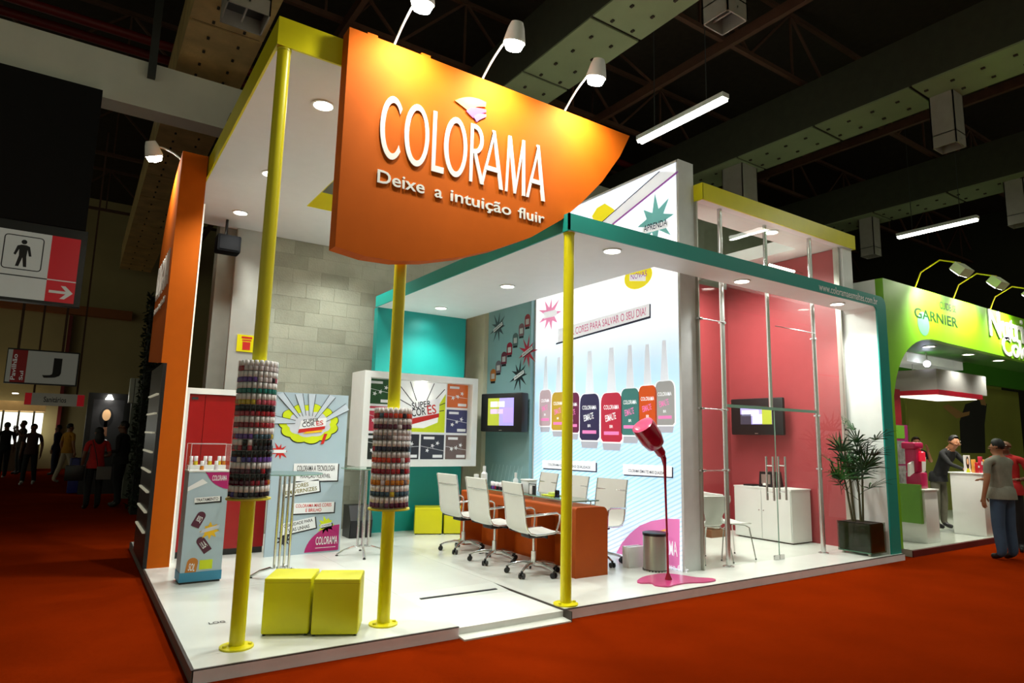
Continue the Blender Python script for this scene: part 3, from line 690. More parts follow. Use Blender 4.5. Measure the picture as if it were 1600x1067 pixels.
# fire sign on the white pillar
t = wthing('fire_hose_sign', (1.99, 10.2, 2.78), 'yellow and red fire equipment sign on the white pillar', 'sign')
MB().box(1.875, 2.145, 10.185, 10.2, 2.775, 3.03).build('plate', M_yellow, t)
pl = Plane((1.875, 10.185, 2.775), (1, 0, 0), (0, 0, 1))
pl.rect('red_symbol', 0.08, 0.03, 0.19, 0.15, M_redprint, 1, t); pl.rect('red_bar', 0.06, 0.20, 0.21, 0.23, M_redprint, 1, t); pl.rect('red_bar', 0.07, 0.165, 0.20, 0.185, M_redprint, 1, t)
# loudspeaker hung from the canopy
t = wthing('hung_loudspeaker', (1.58, 9.9, 4.17), 'black loudspeaker hanging from the canopy above the white pillar', 'loudspeaker')
MB().bevbox(1.42, 1.74, 9.75, 10.0, 4.15, 4.40, 0.02).build('cabinet', mat('matte_black_case', (7, 7, 8), .9, spec=.1), t)
MB().cyl((1.55, 9.9, 4.38), (1.55, 9.9, 4.66), 0.02, 8).build('bracket', M_black, t)
MB().box(1.45, 1.71, 9.742, 9.75, 4.18, 4.37).build('grille', mat('matte_black_case', (7, 7, 8), .9, spec=.1), t)

# ------------------------------------------------------------------ back of the stand
# red cabinet in a white frame
t = wthing('red_cabinet', (1.6, 8.9, FZ), 'tall red two-panel cabinet in a white frame beside the fin', 'cabinet')
mr = mat('deep_red_lacquer', (150, 4, 8), 0.35, var=0.04)
MB().box(1.12, 2.12, 8.75, 9.2, FZ+0.08, 2.04).build('body', mr, t)
MB().box(1.12, 1.30, 8.735, 8.75, FZ+0.08, 2.03).build('door', mr, t)
MB().box(1.305, 2.11, 8.73, 8.75, FZ+0.08, 2.03).build('door', mr, t)
MB().box(1.05, 2.14, 8.7, 9.2, 2.04, 2.11).build('top_rail', M_white, t)
MB().box(1.05, 1.12, 8.7, 9.2, FZ, 2.04).build('side_rail', M_white, t)
MB().box(1.12, 2.12, 8.78, 9.2, FZ, FZ+0.08).build('plinth', M_dgrey, t)
MB().box(1.15, 1.22, 8.725, 8.735, 1.97, 2.0).build('hinge', M_dgrey, t)

# comic poster board
t = wthing('poster_board', (2.55, 8.4, FZ), 'grey-blue comic style poster board with lime burst and captions', 'poster')
MB().box(2.06, 3.0, 8.40, 8.44, FZ, 2.10).build('board', M_poster, t)
pl = Plane((2.06, 8.40, FZ), (1, 0, 0), (0, 0, 1))
def cloud(pl, c, rx, ry, m, layer, t, n=44, seed=2, name='printed_cloud', bumps=11):
    pts = []
    for i in range(n*2):
        a = PI*i/n; k = 1 + 0.10*abs(math.sin(a*bumps/2)); pts.append((c[0]+rx*k*math.cos(a), c[1]+ry*k*math.sin(a)))
    return pl.poly(name, pts, m, layer, t)
cloud(pl, (0.44, 1.62), 0.36, 0.24, M_ink, 1, t, name='burst_outline'); cloud(pl, (0.44, 1.625), 0.35, 0.232, M_lime, 2, t, name='lime_burst'); cloud(pl, (0.44, 1.62), 0.26, 0.155, mat('pale_grey_print', (206, 210, 220), 0.5), 3, t, name='pale_cloud', bumps=9)
for a, b in (((0.05, 2.0), (0.30, 1.70)), ((0.28, 2.005), (0.37, 1.72)), ((0.45, 2.005), (0.45, 1.72)), ((0.72, 2.005), (0.52, 1.70)), ((0.93, 1.86), (0.62, 1.66)), ((0.0, 1.66), (0.26, 1.64))):
    d = (Vector((*b, 0))-Vector((*a, 0))).normalized(); q = Vector((-d.y, d.x, 0))
    pl.poly('ray_band', [(a[0]+q.x*0.05, min(2.008, a[1]+q.y*0.05)), (a[0]-q.x*0.05, min(2.008, a[1]-q.y*0.05)), (b[0]-q.x*0.02, b[1]-q.y*0.02), (b[0]+q.x*0.02, b[1]+q.y*0.02)], mat('pale_blue_print', (196, 208, 220), 0.5), 4, t)
    for s in (0.05, -0.05): pl.line('ray_line', (a[0]+q.x*s, min(2.007, a[1]+q.y*s)), (b[0]+q.x*s*0.4, b[1]+q.y*s*0.4), 0.006, M_ink, 5, t)
pl.poly('title_flag', [(0.30, 1.50), (0.64, 1.56), (0.66, 1.70), (0.33, 1.64)], M_redprint, 6, t); pl.poly('title_plate', [(0.31, 1.55), (0.65, 1.60), (0.66, 1.71), (0.33, 1.66)], M_paper, 7, t)
pl.poly('yellow_swoosh', [(0.36, 1.49), (0.60, 1.52), (0.62, 1.55), (0.40, 1.52)], mat('warm_yellow_print', (240, 190, 20), 0.5), 7, t)
pl.text('SUPER', 0.36, 1.63, 0.20, 0.045, M_ink, 8, t, rot=0.13); pl.text('COR', 0.35, 1.575, 0.16, 0.055, M_ink, 8, t, rot=0.13); pl.text('ES', 0.53, 1.60, 0.09, 0.06, M_redprint, 8, t, rot=0.13)
pl.star('red_burst', (0.09, 1.27), 0.05, 0.13, 9, M_redprint, 1, t, 4); pl.rect('burst_label', 0.02, 1.25, 0.17, 1.29, M_paper, 2, t)
pl.poly('red_tag', [(0.60, 1.36), (0.64, 1.37), (0.68, 1.50), (0.64, 1.50)], M_redprint, 6, t)
def caption(pl, t, u0, v0, u1, v1, lines, rot=0.0, m=M_ink, layer=3):
    cu, cv = (u0+u1)/2, (v0+v1)/2; cr, sr_ = math.cos(rot), math.sin(rot)
    R_ = lambda a, b: (cu+(a-cu)*cr-(b-cv)*sr_, cv+(a-cu)*sr_+(b-cv)*cr)
    s = 0.016
    sh = pl.poly('caption_shadow', [R_(u0+s*.4, v0-s), R_(u1+s, v0-s), R_(u1+s, v1-s*.4), R_(u0+s*.4, v1-s*.4)], M_ink, layer, t)
    pp = pl.poly('caption_plate', [R_(u0, v0), R_(u1, v0), R_(u1, v1), R_(u0, v1)], M_paper, layer+1, t)
    n = len(lines); h = (v1-v0)/(n+0.35*(n+1))
    for i, s_ in enumerate(lines):
        b = v1 - (i+1)*h*1.35; w_ = (u1-u0)*0.86*min(1, len(s_)/max(len(q) for q in lines)+0.02); a = cu-w_/2; p = R_(a, b)
        pl.text(s_, p[0], p[1], w_, h, m, layer+2, pp, rot=rot)
caption(pl, t, 0.28, 0.90, 0.85, 1.12, ['COLORAMA A TECNOLOGIA', 'FIXAÇÃO FLEXÍVEL'])
caption(pl, t, 0.16, 0.74, 0.62, 0.89, ['CORES', 'EM VERNIZES'], 0.13, mat('olive_ink', (120, 110, 20), 0.5))
caption(pl, t, 0.30, 0.50, 0.83, 0.63, ['COLORAMA MAIS CORES', 'E BRILHO'], 0.0, M_redprint)
caption(pl, t, 0.18, 0.28, 0.60, 0.42, ['QUALIDADE PARA', 'SUAS UNHAS'], 0.17)
pl.star('black_burst', (0.22, 0.19), 0.05, 0.12, 9, M_ink, 1, t, 8); pl.star('lime_star', (0.74, 0.34), 0.07, 0.13, 10, M_lime, 1, t, 9); caption(pl, t, 0.67, 0.32, 0.81, 0.36, ['NOVIDADE'], 0.15, layer=2)
pl.poly('magenta_corner', [(0.92, 0.02)] + ell(0.94, -0.02, 0.46, 0.36, 12, PI/2+0.05, PI-0.1), M_magenta, 1, t)
pl.text('COLORAMA', 0.62, 0.10, 0.28, 0.10, M_paper, 2, t); pl.rect('underline', 0.62, 0.06, 0.88, 0.066, M_paper, 2, t)

# teal wall, cream wall, grey-blue panel
wmesh(MB().box(3.87, 5.50, 9.70, 9.85, FZ, 3.63), 'wall_teal', M_tealwall, (4.7, 9.7, FZ), 'teal wall panel behind the comic light box', kind='structure')
wmesh(MB().box(5.90, 6.1, 9.72, 11.6, FZ, 4.6), 'wall_cream', mat('cream_board', (220, 216, 190), 0.6, var=0.03), (6.0, 10.2, FZ), 'cream wall strip beside the grey-blue panel', kind='structure')
spot('teal_wash', (4.69, 9.35, 3.58), (4.69, 9.7, 2.9), 7, 120, 0.9, (0.95, 1.0, 0.98), 0.05)
# comic light box on the teal wall
t = wthing('comic_lightbox', (4.48, 9.2, 1.1), 'white framed light box of comic tiles around a lime title tile', 'light box')
x0, x1, y0, y1, z0, z1 = 3.50, 5.46, 9.15, 9.69, 1.12, 2.54
for a in ((x0, x1, y0, y1, z1-0.10, z1), (x0, x1, y0, y1, z0, z0+0.10), (x0, x0+0.10, y0, y1, z0+0.1, z1-0.1), (x1-0.10, x1, y0, y1, z0+0.1, z1-0.1)):
    MB().box(*a).build('frame_side', M_white, t)
MB().box(x0+0.1, x1-0.1, 9.30, 9.34, z0+0.1, z1-0.1).build('back_board', M_paper, t)
pl = Plane((x0+0.1, 9.30, z0+0.1), (1, 0, 0), (0, 0, 1)); W_, H_ = x1-x0-0.2, z1-z0-0.2
tiles = [(0.0, .68, .245, 1, 'dark_green', (26, 62, 30)), (0.0, .345, .245, .66, 'wine', (158, 44, 62)), (0.0, 0, .245, .325, 'black_green', (24, 32, 26)), (.255, 0, .515, .325, 'charcoal', (30, 30, 34)), (.525, 0, .765, .325, 'night', (36, 38, 46)),
         (.775, 0, 1, .325, 'brown', (84, 68, 62)), (.775, .345, 1, .66, 'indigo', (44, 48, 82)), (.775, .68, 1, 1, 'rust', (176, 84, 30))]
rn = random.Random(5)
for u0, v0, u1, v1, nm, cc in tiles:
    tl = pl.rect('comic_tile', u0*W_+.006, v0*H_+.006, u1*W_-.006, v1*H_-.006, mat('tile_'+nm, cc, 0.3, emit=0.35, var=0.08), 1, t)
    cu, cv = (u0+u1)/2*W_, (v0+v1)/2*H_; hw, hh = (u1-u0)/2*W_, (v1-v0)/2*H_
    for k in range(3): pl.star('printed_flower', (cu+(k-1)*hw*0.42, cv+(k-1)*hh*0.22+rn.uniform(-.02, .02)), 0.018, 0.045, 5, M_paper, 2, tl, rn.randint(1, 99))
    pl.rect('printed_label', cu-hw*0.75, cv+hh*0.6, cu+hw*0.15, cv+hh*0.8, M_paper, 2, tl); pl.rect('printed_label', cu+hw*0.05, cv-hh*0.85, cu+hw*0.85, cv-hh*0.62, M_paper, 2, tl)
    pl.line('printed_line', (cu-hw*0.95, cv+hh*rn.uniform(-.1, .4)), (cu+hw*0.95, cv+hh*rn.uniform(-.4, .1)), 0.006, M_paper, 2, tl)
ct = pl.rect('title_tile', .255*W_, .345*H_, .765*W_, H_-.006, mat('tile_title', (206, 208, 204), 0.3, emit=0.45, var=0.03), 1, t)
cu, cv = .51*W_, .62*H_
pl.poly('lime_area', [(.258*W_, .35*H_), (.762*W_, .35*H_), (.762*W_, .86*H_), (.70*W_, .72*H_), (.69*W_, .48*H_), (.55*W_, .40*H_), (.258*W_, .40*H_)], M_lime, 2, ct)
for a, b in (((.27, .98), (.44, .72)), ((.40, .99), (.47, .75)), ((.64, .99), (.57, .76)), ((.75, .92), (.62, .72)), ((.76, .74), (.66, .68)), ((.75, .64), (.67, .62)), ((.27, .78), (.42, .68))):
    pl.line('ray_line', (a[0]*W_, a[1]*H_), (b[0]*W_, b[1]*H_), 0.012, M_ink, 3, ct)
pl.poly('title_flag', [(.42*W_, .44*H_), (.70*W_, .55*H_), (.70*W_, .60*H_), (.42*W_, .52*H_)], M_redprint, 3, ct); pl.poly('title_plate', [(.40*W_, .51*H_), (.70*W_, .60*H_), (.70*W_, .80*H_), (.43*W_, .70*H_)], M_paper, 4, ct)
pl.text('SUPER', .43*W_, .64*H_, .19*W_, .08*H_, M_ink, 5, ct, rot=0.17); pl.text('COR', .43*W_, .54*H_, .14*W_, .10*H_, M_ink, 5, ct, rot=0.17); pl.text('ES', .585*W_, .575*H_, .09*W_, .12*H_, M_redprint, 5, ct, rot=0.17)
spot('lightbox_lamp', (4.5, 9.19, 2.40), (4.5, 9.34, 2.0), 6, 130, 0.9, (1, 0.98, 0.9), 0.05)
MB().lathe([(0.04, 0), (0.04, 0.03)], (4.5, 9.22, 2.405), 12).build('inner_lamp', M_lamp, t)

# grey-blue panel with bottles and stars
PX = 5.98
t = wthing('blue_panel', (PX, 9.0, FZ), 'grey-blue printed panel with small bottles and star bursts behind the television', 'panel')
MB().box(PX, PX+0.1, 8.395, 9.715, FZ, 4.6).build('board', mat('grey_teal_print', (138, 178, 182), 0.5, var=0.02), t)
pl = Plane((PX, 9.72, FZ), (0, -1, 0), (0, 0, 1))
def zpx(x, y, s=3.81, ox=760, oy=460): return (ox+x/s, oy+y/s)
for (cx, cy), nm, cc in zip(((40, 485), (72, 435), (105, 383), (138, 328), (173, 272), (209, 215), (245, 160)), ('b_orange', 'b_grey', 'b_plum', 'b_red', 'b_slate', 'b_mauve', 'b_crimson'),
        ((176, 104, 40), (110, 100, 110), (110, 30, 56), (158, 26, 54), (84, 104, 104), (128, 90, 100), (150, 50, 56))):
    c = pl.px(*zpx(cx, cy)); a = pl.px(*zpx(cx-15, cy-42)); b = pl.px(*zpx(cx+15, cy+42)); hw, hh = abs(b[0]-a[0])/2, abs(b[1]-a[1])/2
    o = pl.poly('printed_bottle', [(c[0]-hw, c[1]-hh*.7), (c[0]+hw, c[1]-hh*.7)]+ell(c[0], c[1]+hh*.45, hw, hh*.5, 8, 0, PI), mat(nm, cc, 0.4), 1, t)
    pl.rect('printed_label', c[0]-hw*.6, c[1]-hh*.4, c[0]+hw*.6, c[1]+hh*.3, mat('dim_pale_print', (190, 190, 190), 0.5), 2, o)
    pl.rect('printed_base', c[0]-hw*.8, c[1]-hh, c[0]+hw*.8, c[1]-hh*.72, M_ink, 1, t)
for (cx, cy), cc, sd in (((70, 195), mat('slate_print', (70, 90, 96), .5), 1), ((245, 340), mat('crimson_print', (190, 24, 60), .5), 2), ((195, 480), M_ink, 3)):
    c = pl.px(*zpx(cx, cy)); o = pl.star('star_burst', c, 0.09, 0.30, 9, cc, 1, t, sd, 1.0); caption(pl, t, c[0]-.15, c[1]-.03, c[0]+.15, c[1]+.03, ['NOVO'], 0.35, layer=2)
for i in range(9):
    a = pl.px(*zpx(60+16*i, 960)); pl.line('stripe', (0.12+0.11*i, 0.55), (0.02+0.11*i+0.25, 1.05), 0.012, mat('pale_teal_print', (168, 204, 208), 0.5), 1, t)
# television on its arm
def tv(name, loc, rz, w_, h_, d_, sw, sh, label, cells, bez_m=M_black):
    t = empty(name, loc, rz, label, 'television')
    MB().bevbox(-w_/2, w_/2, -d_, 0, -h_/2, h_/2, 0.02).build('cabinet', bez_m, t)
    MB().box(-0.08, 0.08, 0, 0.12, -0.08, 0.08).build('wall_mount', M_dgrey, t)
    sc = MB().box(-sw/2, sw/2, -d_-0.004, -d_+0.002, -sh/2+0.01, sh/2+0.01).build('screen', glow('screen_base', (150, 140, 210), 0.9), t)
    pl = Plane((0, -d_-0.004, 0.01), (1, 0, 0), (0, 0, 1))
    for u0, v0, u1, v1, nm, cc in cells: pl.rect('screen_image', u0*sw/2, v0*sh/2, u1*sw/2, v1*sh/2, glow('px_'+nm, cc, 0.9), 1, sc)
    MB().box(-0.03, 0.03, -d_-0.002, -d_, -h_/2+0.02, -h_/2+0.03).build('logo', M_steel, t)
    return t
tv('television', (5.82, 8.80, 1.99), -PI/2+0.25, 0.90, 0.62, 0.16, 0.56, 0.44, 'black boxy television on the grey-blue panel showing lime and violet', [(-1, -1, -.1, 1, 'lime', (150, 160, 50)), (-.8, .35, .3, .75, 'white', (220, 224, 226)), (-.8, -.15, .2, .2, 'pink', (196, 170, 220)), (.2, -.8, 1, .3, 'violet', (160, 140, 224))])
# framed notice on the cream wall
t = wthing('framed_notice', (5.9, 10.35, 2.1), 'small framed notice on the cream wall strip', 'picture frame')
MB().box(5.875, 5.90, 10.2, 10.5, 2.0, 2.28).build('frame', mat('brown_frame', (70, 56, 36), .5), t); pl = Plane((5.875, 10.5, 2.0), (0, -1, 0), (0, 0, 1))
pl.rect('paper', .03, .03, .27, .25, mat('cream_paper', (214, 210, 180), .6), 1, t); pl.rect('figure', .12, .07, .18, .21, M_ink, 2, t)

# ------------------------------------------------------------------ light wall
LXF = 6.05
t = wthing('light_wall', (6.18, 6.8, FZ), 'tall backlit white wall printed with a row of big nail polish bottles', 'light box')
fr = mat('white_frame_paint', (214, 216, 216), 0.5)
MB().box(LXF+0.012, 6.32, 5.34, 8.38, FZ, 5.14).build('casing', fr, t)
MB().box(LXF-0.006, 6.325, 5.325, 5.36, FZ, 5.16).build('frame_edge', fr, t); MB().box(LXF-0.006, 6.325, 5.34, 8.39, 5.13, 5.16).build('frame_edge', fr, t); MB().box(LXF-0.006, LXF+0.02, 8.36, 8.39, FZ, 5.14).build('frame_edge', fr, t)
m = bpy.data.materials.new('backlit_print_glow'); m.use_nodes = True; nt = m.node_tree; b = nt.nodes['Principled BSDF']; MATS['backlit_print_glow'] = m
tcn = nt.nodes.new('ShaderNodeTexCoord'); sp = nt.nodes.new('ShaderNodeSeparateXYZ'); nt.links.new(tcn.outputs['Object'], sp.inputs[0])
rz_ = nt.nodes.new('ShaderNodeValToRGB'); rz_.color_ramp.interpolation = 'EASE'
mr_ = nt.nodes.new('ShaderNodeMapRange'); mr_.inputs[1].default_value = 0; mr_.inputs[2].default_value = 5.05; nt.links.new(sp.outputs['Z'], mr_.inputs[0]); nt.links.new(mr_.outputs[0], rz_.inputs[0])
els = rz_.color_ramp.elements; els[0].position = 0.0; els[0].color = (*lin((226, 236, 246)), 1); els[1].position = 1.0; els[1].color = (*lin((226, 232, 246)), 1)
for p, c in ((0.22, (176, 208, 226)), (0.46, (172, 204, 224)), (0.62, (236, 244, 250)), (0.75, (248, 250, 252))): e = els.new(p); e.color = (*lin(c), 1)  # pale blue print, with the lamps' white glow painted in towards top and bottom
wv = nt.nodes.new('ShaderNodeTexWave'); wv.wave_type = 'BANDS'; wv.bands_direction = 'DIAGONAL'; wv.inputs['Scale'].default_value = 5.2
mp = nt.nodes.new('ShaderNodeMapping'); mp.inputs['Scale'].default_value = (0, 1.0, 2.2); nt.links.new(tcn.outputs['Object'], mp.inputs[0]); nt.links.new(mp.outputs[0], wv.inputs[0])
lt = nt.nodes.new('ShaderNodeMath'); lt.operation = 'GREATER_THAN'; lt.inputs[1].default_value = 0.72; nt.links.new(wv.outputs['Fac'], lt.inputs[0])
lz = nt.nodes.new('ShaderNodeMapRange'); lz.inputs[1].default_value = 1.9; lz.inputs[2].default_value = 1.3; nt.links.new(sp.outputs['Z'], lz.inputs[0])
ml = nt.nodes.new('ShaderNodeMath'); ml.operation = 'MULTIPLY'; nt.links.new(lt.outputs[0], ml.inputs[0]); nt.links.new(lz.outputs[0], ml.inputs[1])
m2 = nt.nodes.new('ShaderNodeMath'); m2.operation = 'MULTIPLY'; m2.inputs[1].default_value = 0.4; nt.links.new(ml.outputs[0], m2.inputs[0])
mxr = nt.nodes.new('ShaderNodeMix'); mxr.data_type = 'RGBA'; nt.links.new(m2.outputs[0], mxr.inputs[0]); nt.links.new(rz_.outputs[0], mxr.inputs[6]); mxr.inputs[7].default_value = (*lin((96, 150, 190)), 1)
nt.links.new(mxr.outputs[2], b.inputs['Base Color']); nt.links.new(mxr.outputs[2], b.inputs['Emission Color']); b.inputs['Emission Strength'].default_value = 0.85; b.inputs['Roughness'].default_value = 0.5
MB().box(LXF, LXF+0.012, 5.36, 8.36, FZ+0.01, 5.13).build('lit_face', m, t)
pl = Plane((LXF, 8.36, FZ), (0, -1, 0), (0, 0, 1))
Z7 = lambda x, y: pl.px(820+x/3.811, 420+y/3.811)
def rrect(u0, v0, u1, v1, r0, r1):
    return [(u0+r0, v0)] + [(u1-r0, v0)] + [(u1, v0+r0)] + ell(u1-r1, v1-r1*1.4, r1, r1*1.4, 6, 0, PI/2) + ell(u0+r1, v1-r1*1.4, r1, r1*1.4, 6, PI/2, PI) + [(u0, v0+r0)]
GP = glow('lit_white_print', (240, 242, 246), 0.5); GI = glow('lit_ink', (50, 50, 70), 0.3); GPI = glow('lit_pink_print', (232, 130, 190), 0.45); GCAP = glow('lit_cap_print', (220, 226, 236), 0.5)
for (a0_, a1_, t_, b_), nm, cc in zip(((88, 155, 722, 935), (160, 238, 735, 960), (243, 325, 738, 975), (328, 445, 745, 1020), (455, 582, 738, 1030), (575, 685, 712, 990), (680, 790, 695, 960), (780, 895, 668, 930)),
      ('rosegrey', 'mustard', 'maroon', 'navy', 'red', 'green', 'orange', 'silver'), ((186, 164, 172), (190, 156, 50), (100, 26, 66), (46, 40, 78), (184, 40, 66), (62, 120, 116), (206, 80, 24), (156, 156, 156))):
    am = (a0_+a1_)/2; q0 = Z7(a0_, b_); q1 = Z7(a1_, b_); tp = Z7(am, t_); u0, u1 = q0[0], q1[0]; v0 = (q0[1]+q1[1])/2; v1 = tp[1]; wd = u1-u0; hh = v1-v0
    pl.poly('bottle_base', [(u0+wd*.12, v0-hh*.17), (u1-wd*.12, v0-hh*.17), (u1, v0+hh*.1), (u0, v0+hh*.1)], glow('lit_glass_print', (176, 178, 190), 0.4), 1, t)
    pl.poly('printed_cap', [(u0+wd*.28, v1-hh*.02), (u1-wd*.28, v1-hh*.02), (u1-wd*.40, v1+hh*.95), (u0+wd*.40, v1+hh*.95)], GCAP, 1, t)
    pl.poly('bottle_outline', rrect(u0-wd*.05, v0-hh*.03, u1+wd*.05, v1+hh*.015, wd*.1, wd*.26), GP, 2, t)
    o = pl.poly('printed_bottle', rrect(u0, v0, u1, v1, wd*.1, wd*.24), glow('lit_'+nm, cc, 0.4), 3, t)
    pl.text('COLORAMA', u0+wd*.14, v0+hh*.66, wd*.72, hh*.09, GP, 4, o); pl.text('ESMALTE', u0+wd*.24, v0+hh*.40, wd*.5, hh*.14, GPI if nm not in ('navy', 'red') else GP, 4, o, rot=0.2)
    pl.rect('printed_band', u0+wd*.15, v0+hh*.14, u1-wd*.15, v0+hh*.21, GPI, 4, o); pl.text('BR', u0+wd*.42, v0+hh*.28, wd*.16, hh*.06, GP, 4, o)
c = Z7(150, 270); pl.star('pink_star', c, 0.12, 0.36, 9, glow('lit_rose_print', (244, 150, 190), 0.5), 1, t, 12); pl.rect('star_label', c[0]-.16, c[1]-.05, c[0]+.18, c[1]+.05, GP, 2, t)
def pxquad(name, pts, m_, layer, par): return pl.poly(name, [pl.px(*p) for p in pts], m_, layer, par)
pxquad('caption_shadow', [(869, 538.5), (1017, 497), (1017, 475), (1015, 475), (1015, 494), (869, 536)], GI, 2, t)
cp = pxquad('caption_plate', [(872, 514), (1015, 474), (1015, 494), (872, 536)], GP, 1, t)
a_, b_ = pl.px(880, 528), pl.px(1010, 492); top_ = pl.px(1010, 479)
pl.text('SUPER CORES PARA SALVAR O SEU DIA!', a_[0], a_[1], math.hypot(b_[0]-a_[0], b_[1]-a_[1]), (top_[1]-b_[1]), glow('lit_rose_ink', (206, 120, 150), 0.4), 2, cp, rot=math.atan2(b_[1]-a_[1], b_[0]-a_[0]))
for pts in ([(848, 719), (931, 721), (931, 736), (848, 731)], [(974, 725), (1050, 728), (1050, 745), (974, 741)]):
    pxquad('caption_shadow', [(pts[0][0]+1, pts[0][1]+2), (pts[1][0]+2, pts[1][1]+2), (pts[2][0]+2, pts[2][1]+2), (pts[3][0]+1, pts[3][1]+2)], GI, 1, t); o = pxquad('caption_plate', pts, GP, 2, t)
    a_ = pl.px(pts[3][0]+8, pts[3][1]-3); b_ = pl.px(pts[2][0]-8, pts[2][1]-4); pl.text('COLORAMA ESMALTES MAIS QUALIDADE', a_[0], a_[1], b_[0]-a_[0], 0.045, GI, 3, o)
pxquad('pink_corner', [(1062, 889), (963, 864), (972, 848), (985, 833), (1000, 821), (1018, 814), (1040, 810), (1062, 811)], GPI, 1, t)
cpx = lambda x, y: pl.px(x, y)
a_, b_ = cpx(1010, 862), cpx(1062, 873); pl.text('COLORAMA', a_[0], a_[1]+0.02, b_[0]-a_[0]-0.03, 0.17, GP, 2, t, rot=0.0); pl.text('deixe fluir', a_[0]+.25, a_[1]-0.14, .42, .07, GP, 2, t)
pl.line('logo_flame', cpx(1033, 830), cpx(1043, 827), 0.02, glow('lit_amber', (250, 180, 90), .5), 2, t)
# upper prints
pxquad('yellow_cloud', [(930, 348), (925, 338), (933, 325), (945, 318), (958, 326), (962, 330), (958, 345), (962, 356)], glow('lit_yellow_print', (242, 226, 40), .5), 1, t)
pxquad('ray_band', [(941, 347), (1031, 268), (1060, 268), (957, 351)], GP, 2, t); pl.line('ray_line', cpx(941, 347), cpx(1031, 268), 0.015, GI, 3, t); pl.line('ray_line', cpx(957, 351), cpx(1060, 268), 0.03, glow('lit_violet', (150, 90, 160), .4), 3, t)
c = cpx(1024, 345); pl.star('teal_star', c, 0.16, 0.42, 8, glow('lit_teal_print', (110, 176, 172), .45), 1, t, 3); pxquad('caption_plate', [(1004, 356), (1045, 344), (1045, 355), (1004, 366)], GP, 2, t)
a_, b_ = cpx(1006, 363), cpx(1043, 352); pl.text('APRENDA', a_[0], a_[1], math.hypot(b_[0]-a_[0], b_[1]-a_[1]), 0.09, GI, 3, t, rot=math.atan2(b_[1]-a_[1], b_[0]-a_[0]))
c = cpx(997, 432); pl.poly('yellow_blob', ell(c[0], c[1], .26, .17), glow('lit_yellow_print', (242, 226, 40), .5), 1, t); pxquad('caption_plate', [(984, 429), (1009, 429), (1009, 439), (984, 439)], GP, 2, t); a_ = cpx(986, 438); pl.text('NOVAS', a_[0], a_[1], .30, .08, glow('lit_violet', (150, 90, 160), .4), 3, t)

# ------------------------------------------------------------------ manicure desk
DX0, DX1, DY0, DY1, DZ = 4.68, 5.15, 5.66, 8.22, 0.84
t = wthing('manicure_desk', (4.9, 6.9, FZ), 'long orange manicure desk with rounded edges and kneeholes', 'desk')
def rprof(x0, x1, z0, z1, r): return [(x0, z0), (x1, z0)] + ell(x1-r, z1-r, r, r, 8, 0, PI/2) + ell(x0+r*.35, z1-r*.35, r*.35, r*.35, 5, PI/2, PI)
MB().prism(rprof(DX0, DX1, FZ, DZ, 0.08), 'y', DY0, DY0+0.10).build('end_panel', M_desk, t)
MB().prism(rprof(DX0, DX1, FZ, DZ, 0.08), 'y', DY1-0.10, DY1).build('end_panel', M_desk, t)
MB().prism([(DX0, DZ-0.12), (DX1, DZ-0.12)] + rprof(DX0, DX1, FZ, DZ, 0.08)[2:], 'y', DY0+0.10, DY1-0.10).build('desk_top', M_desk, t)
MB().box(4.98, 5.08, DY0+0.1, DY1-0.1, FZ, DZ-0.12).build('modesty_panel', M_desk, t)
for y in (6.48, 7.35): MB().box(DX0+0.03, 5.10, y-0.06, y+0.06, FZ, DZ-0.12).build('divider', M_desk, t)
t = wthing('glass_shelf', (4.95, 6.9, DZ), 'clear glass top raised on short chrome pegs over the orange desk', 'glass shelf')
MB().box(4.74, 5.12, 5.78, 8.12, DZ+0.05, DZ+0.06).build('glass_pane', glass_mat('shelf_glass', (222, 236, 230), 1.0), t)
MB().box(4.735, 4.74, 5.78, 8.12, DZ+0.048, DZ+0.062).build('glass_edge', M_glassedge, t); MB().box(4.74, 5.12, 5.775, 5.78, DZ+0.048, DZ+0.062).build('glass_edge', M_glassedge, t)
for x in (4.78, 5.06):
    for y in (5.85, 6.6, 7.3, 8.05): MB().cyl((x, y, DZ), (x, y, DZ+0.05), 0.008, 8).build('peg', M_chrome, t)
GS = DZ+0.06
rn = random.Random(11)
for i in range(8): bottle((4.78+0.012*(i % 2), 7.22+0.052*i, GS), PC[['red', 'crimson', 'dark', 'plum', 'dark', 'red', 'purple', 'dark'][i]], M_capw, 'small nail polish bottle with white cap in the row on the glass desk top', 'polish bottles in a row on the desk', 1.45)
for i in range(4): bottle((4.86, 5.98+0.09*i+(0.05 if i == 2 else 0), GS), PC[['dark', 'plum', 'navy', 'dark'][i]], M_capk, 'dark nail polish bottle with black cap near the end of the glass desk top', 'dark polish bottles on the desk', 1.25)
def tall_bottle(x, y, h, r, label, m):
    t = wthing('lotion_bottle', (x, y, GS), label, 'bottle', 'lotion bottles on the desk')
    MB().lathe([(r, 0), (r, h*.62), (r*.45, h*.72), (r*.4, h*.76)], (x, y, GS), 14).build('body', m, t); MB().lathe([(r*.5, h*.76), (r*.5, h), (r*.2, h)], (x, y, GS), 12).build('pump_cap', M_white, t)
tall_bottle(4.85, 7.10, 0.24, 0.035, 'clear tall lotion bottle beside the row of polish bottles', mat('frosted_plastic', (214, 222, 222), .3)); tall_bottle(4.95, 8.05, 0.28, 0.045, 'white pump bottle at the far end of the desk', M_white)
tall_bottle(4.86, 8.12, 0.16, 0.07, 'short wide white jar at the far end of the desk', M_white)
t = wthing('cotton_box', (4.90, 6.88, GS), 'clear cotton pad box on the glass desk top', 'box'); MB().bevbox(4.84, 4.98, 6.80, 6.97, GS, GS+0.15, 0.012).build('box', mat('frosted_plastic', (214, 222, 222), .3), t); MB().bevbox(4.835, 4.985, 6.795, 6.975, GS+0.15, GS+0.17, 0.008).build('lid', M_white, t)
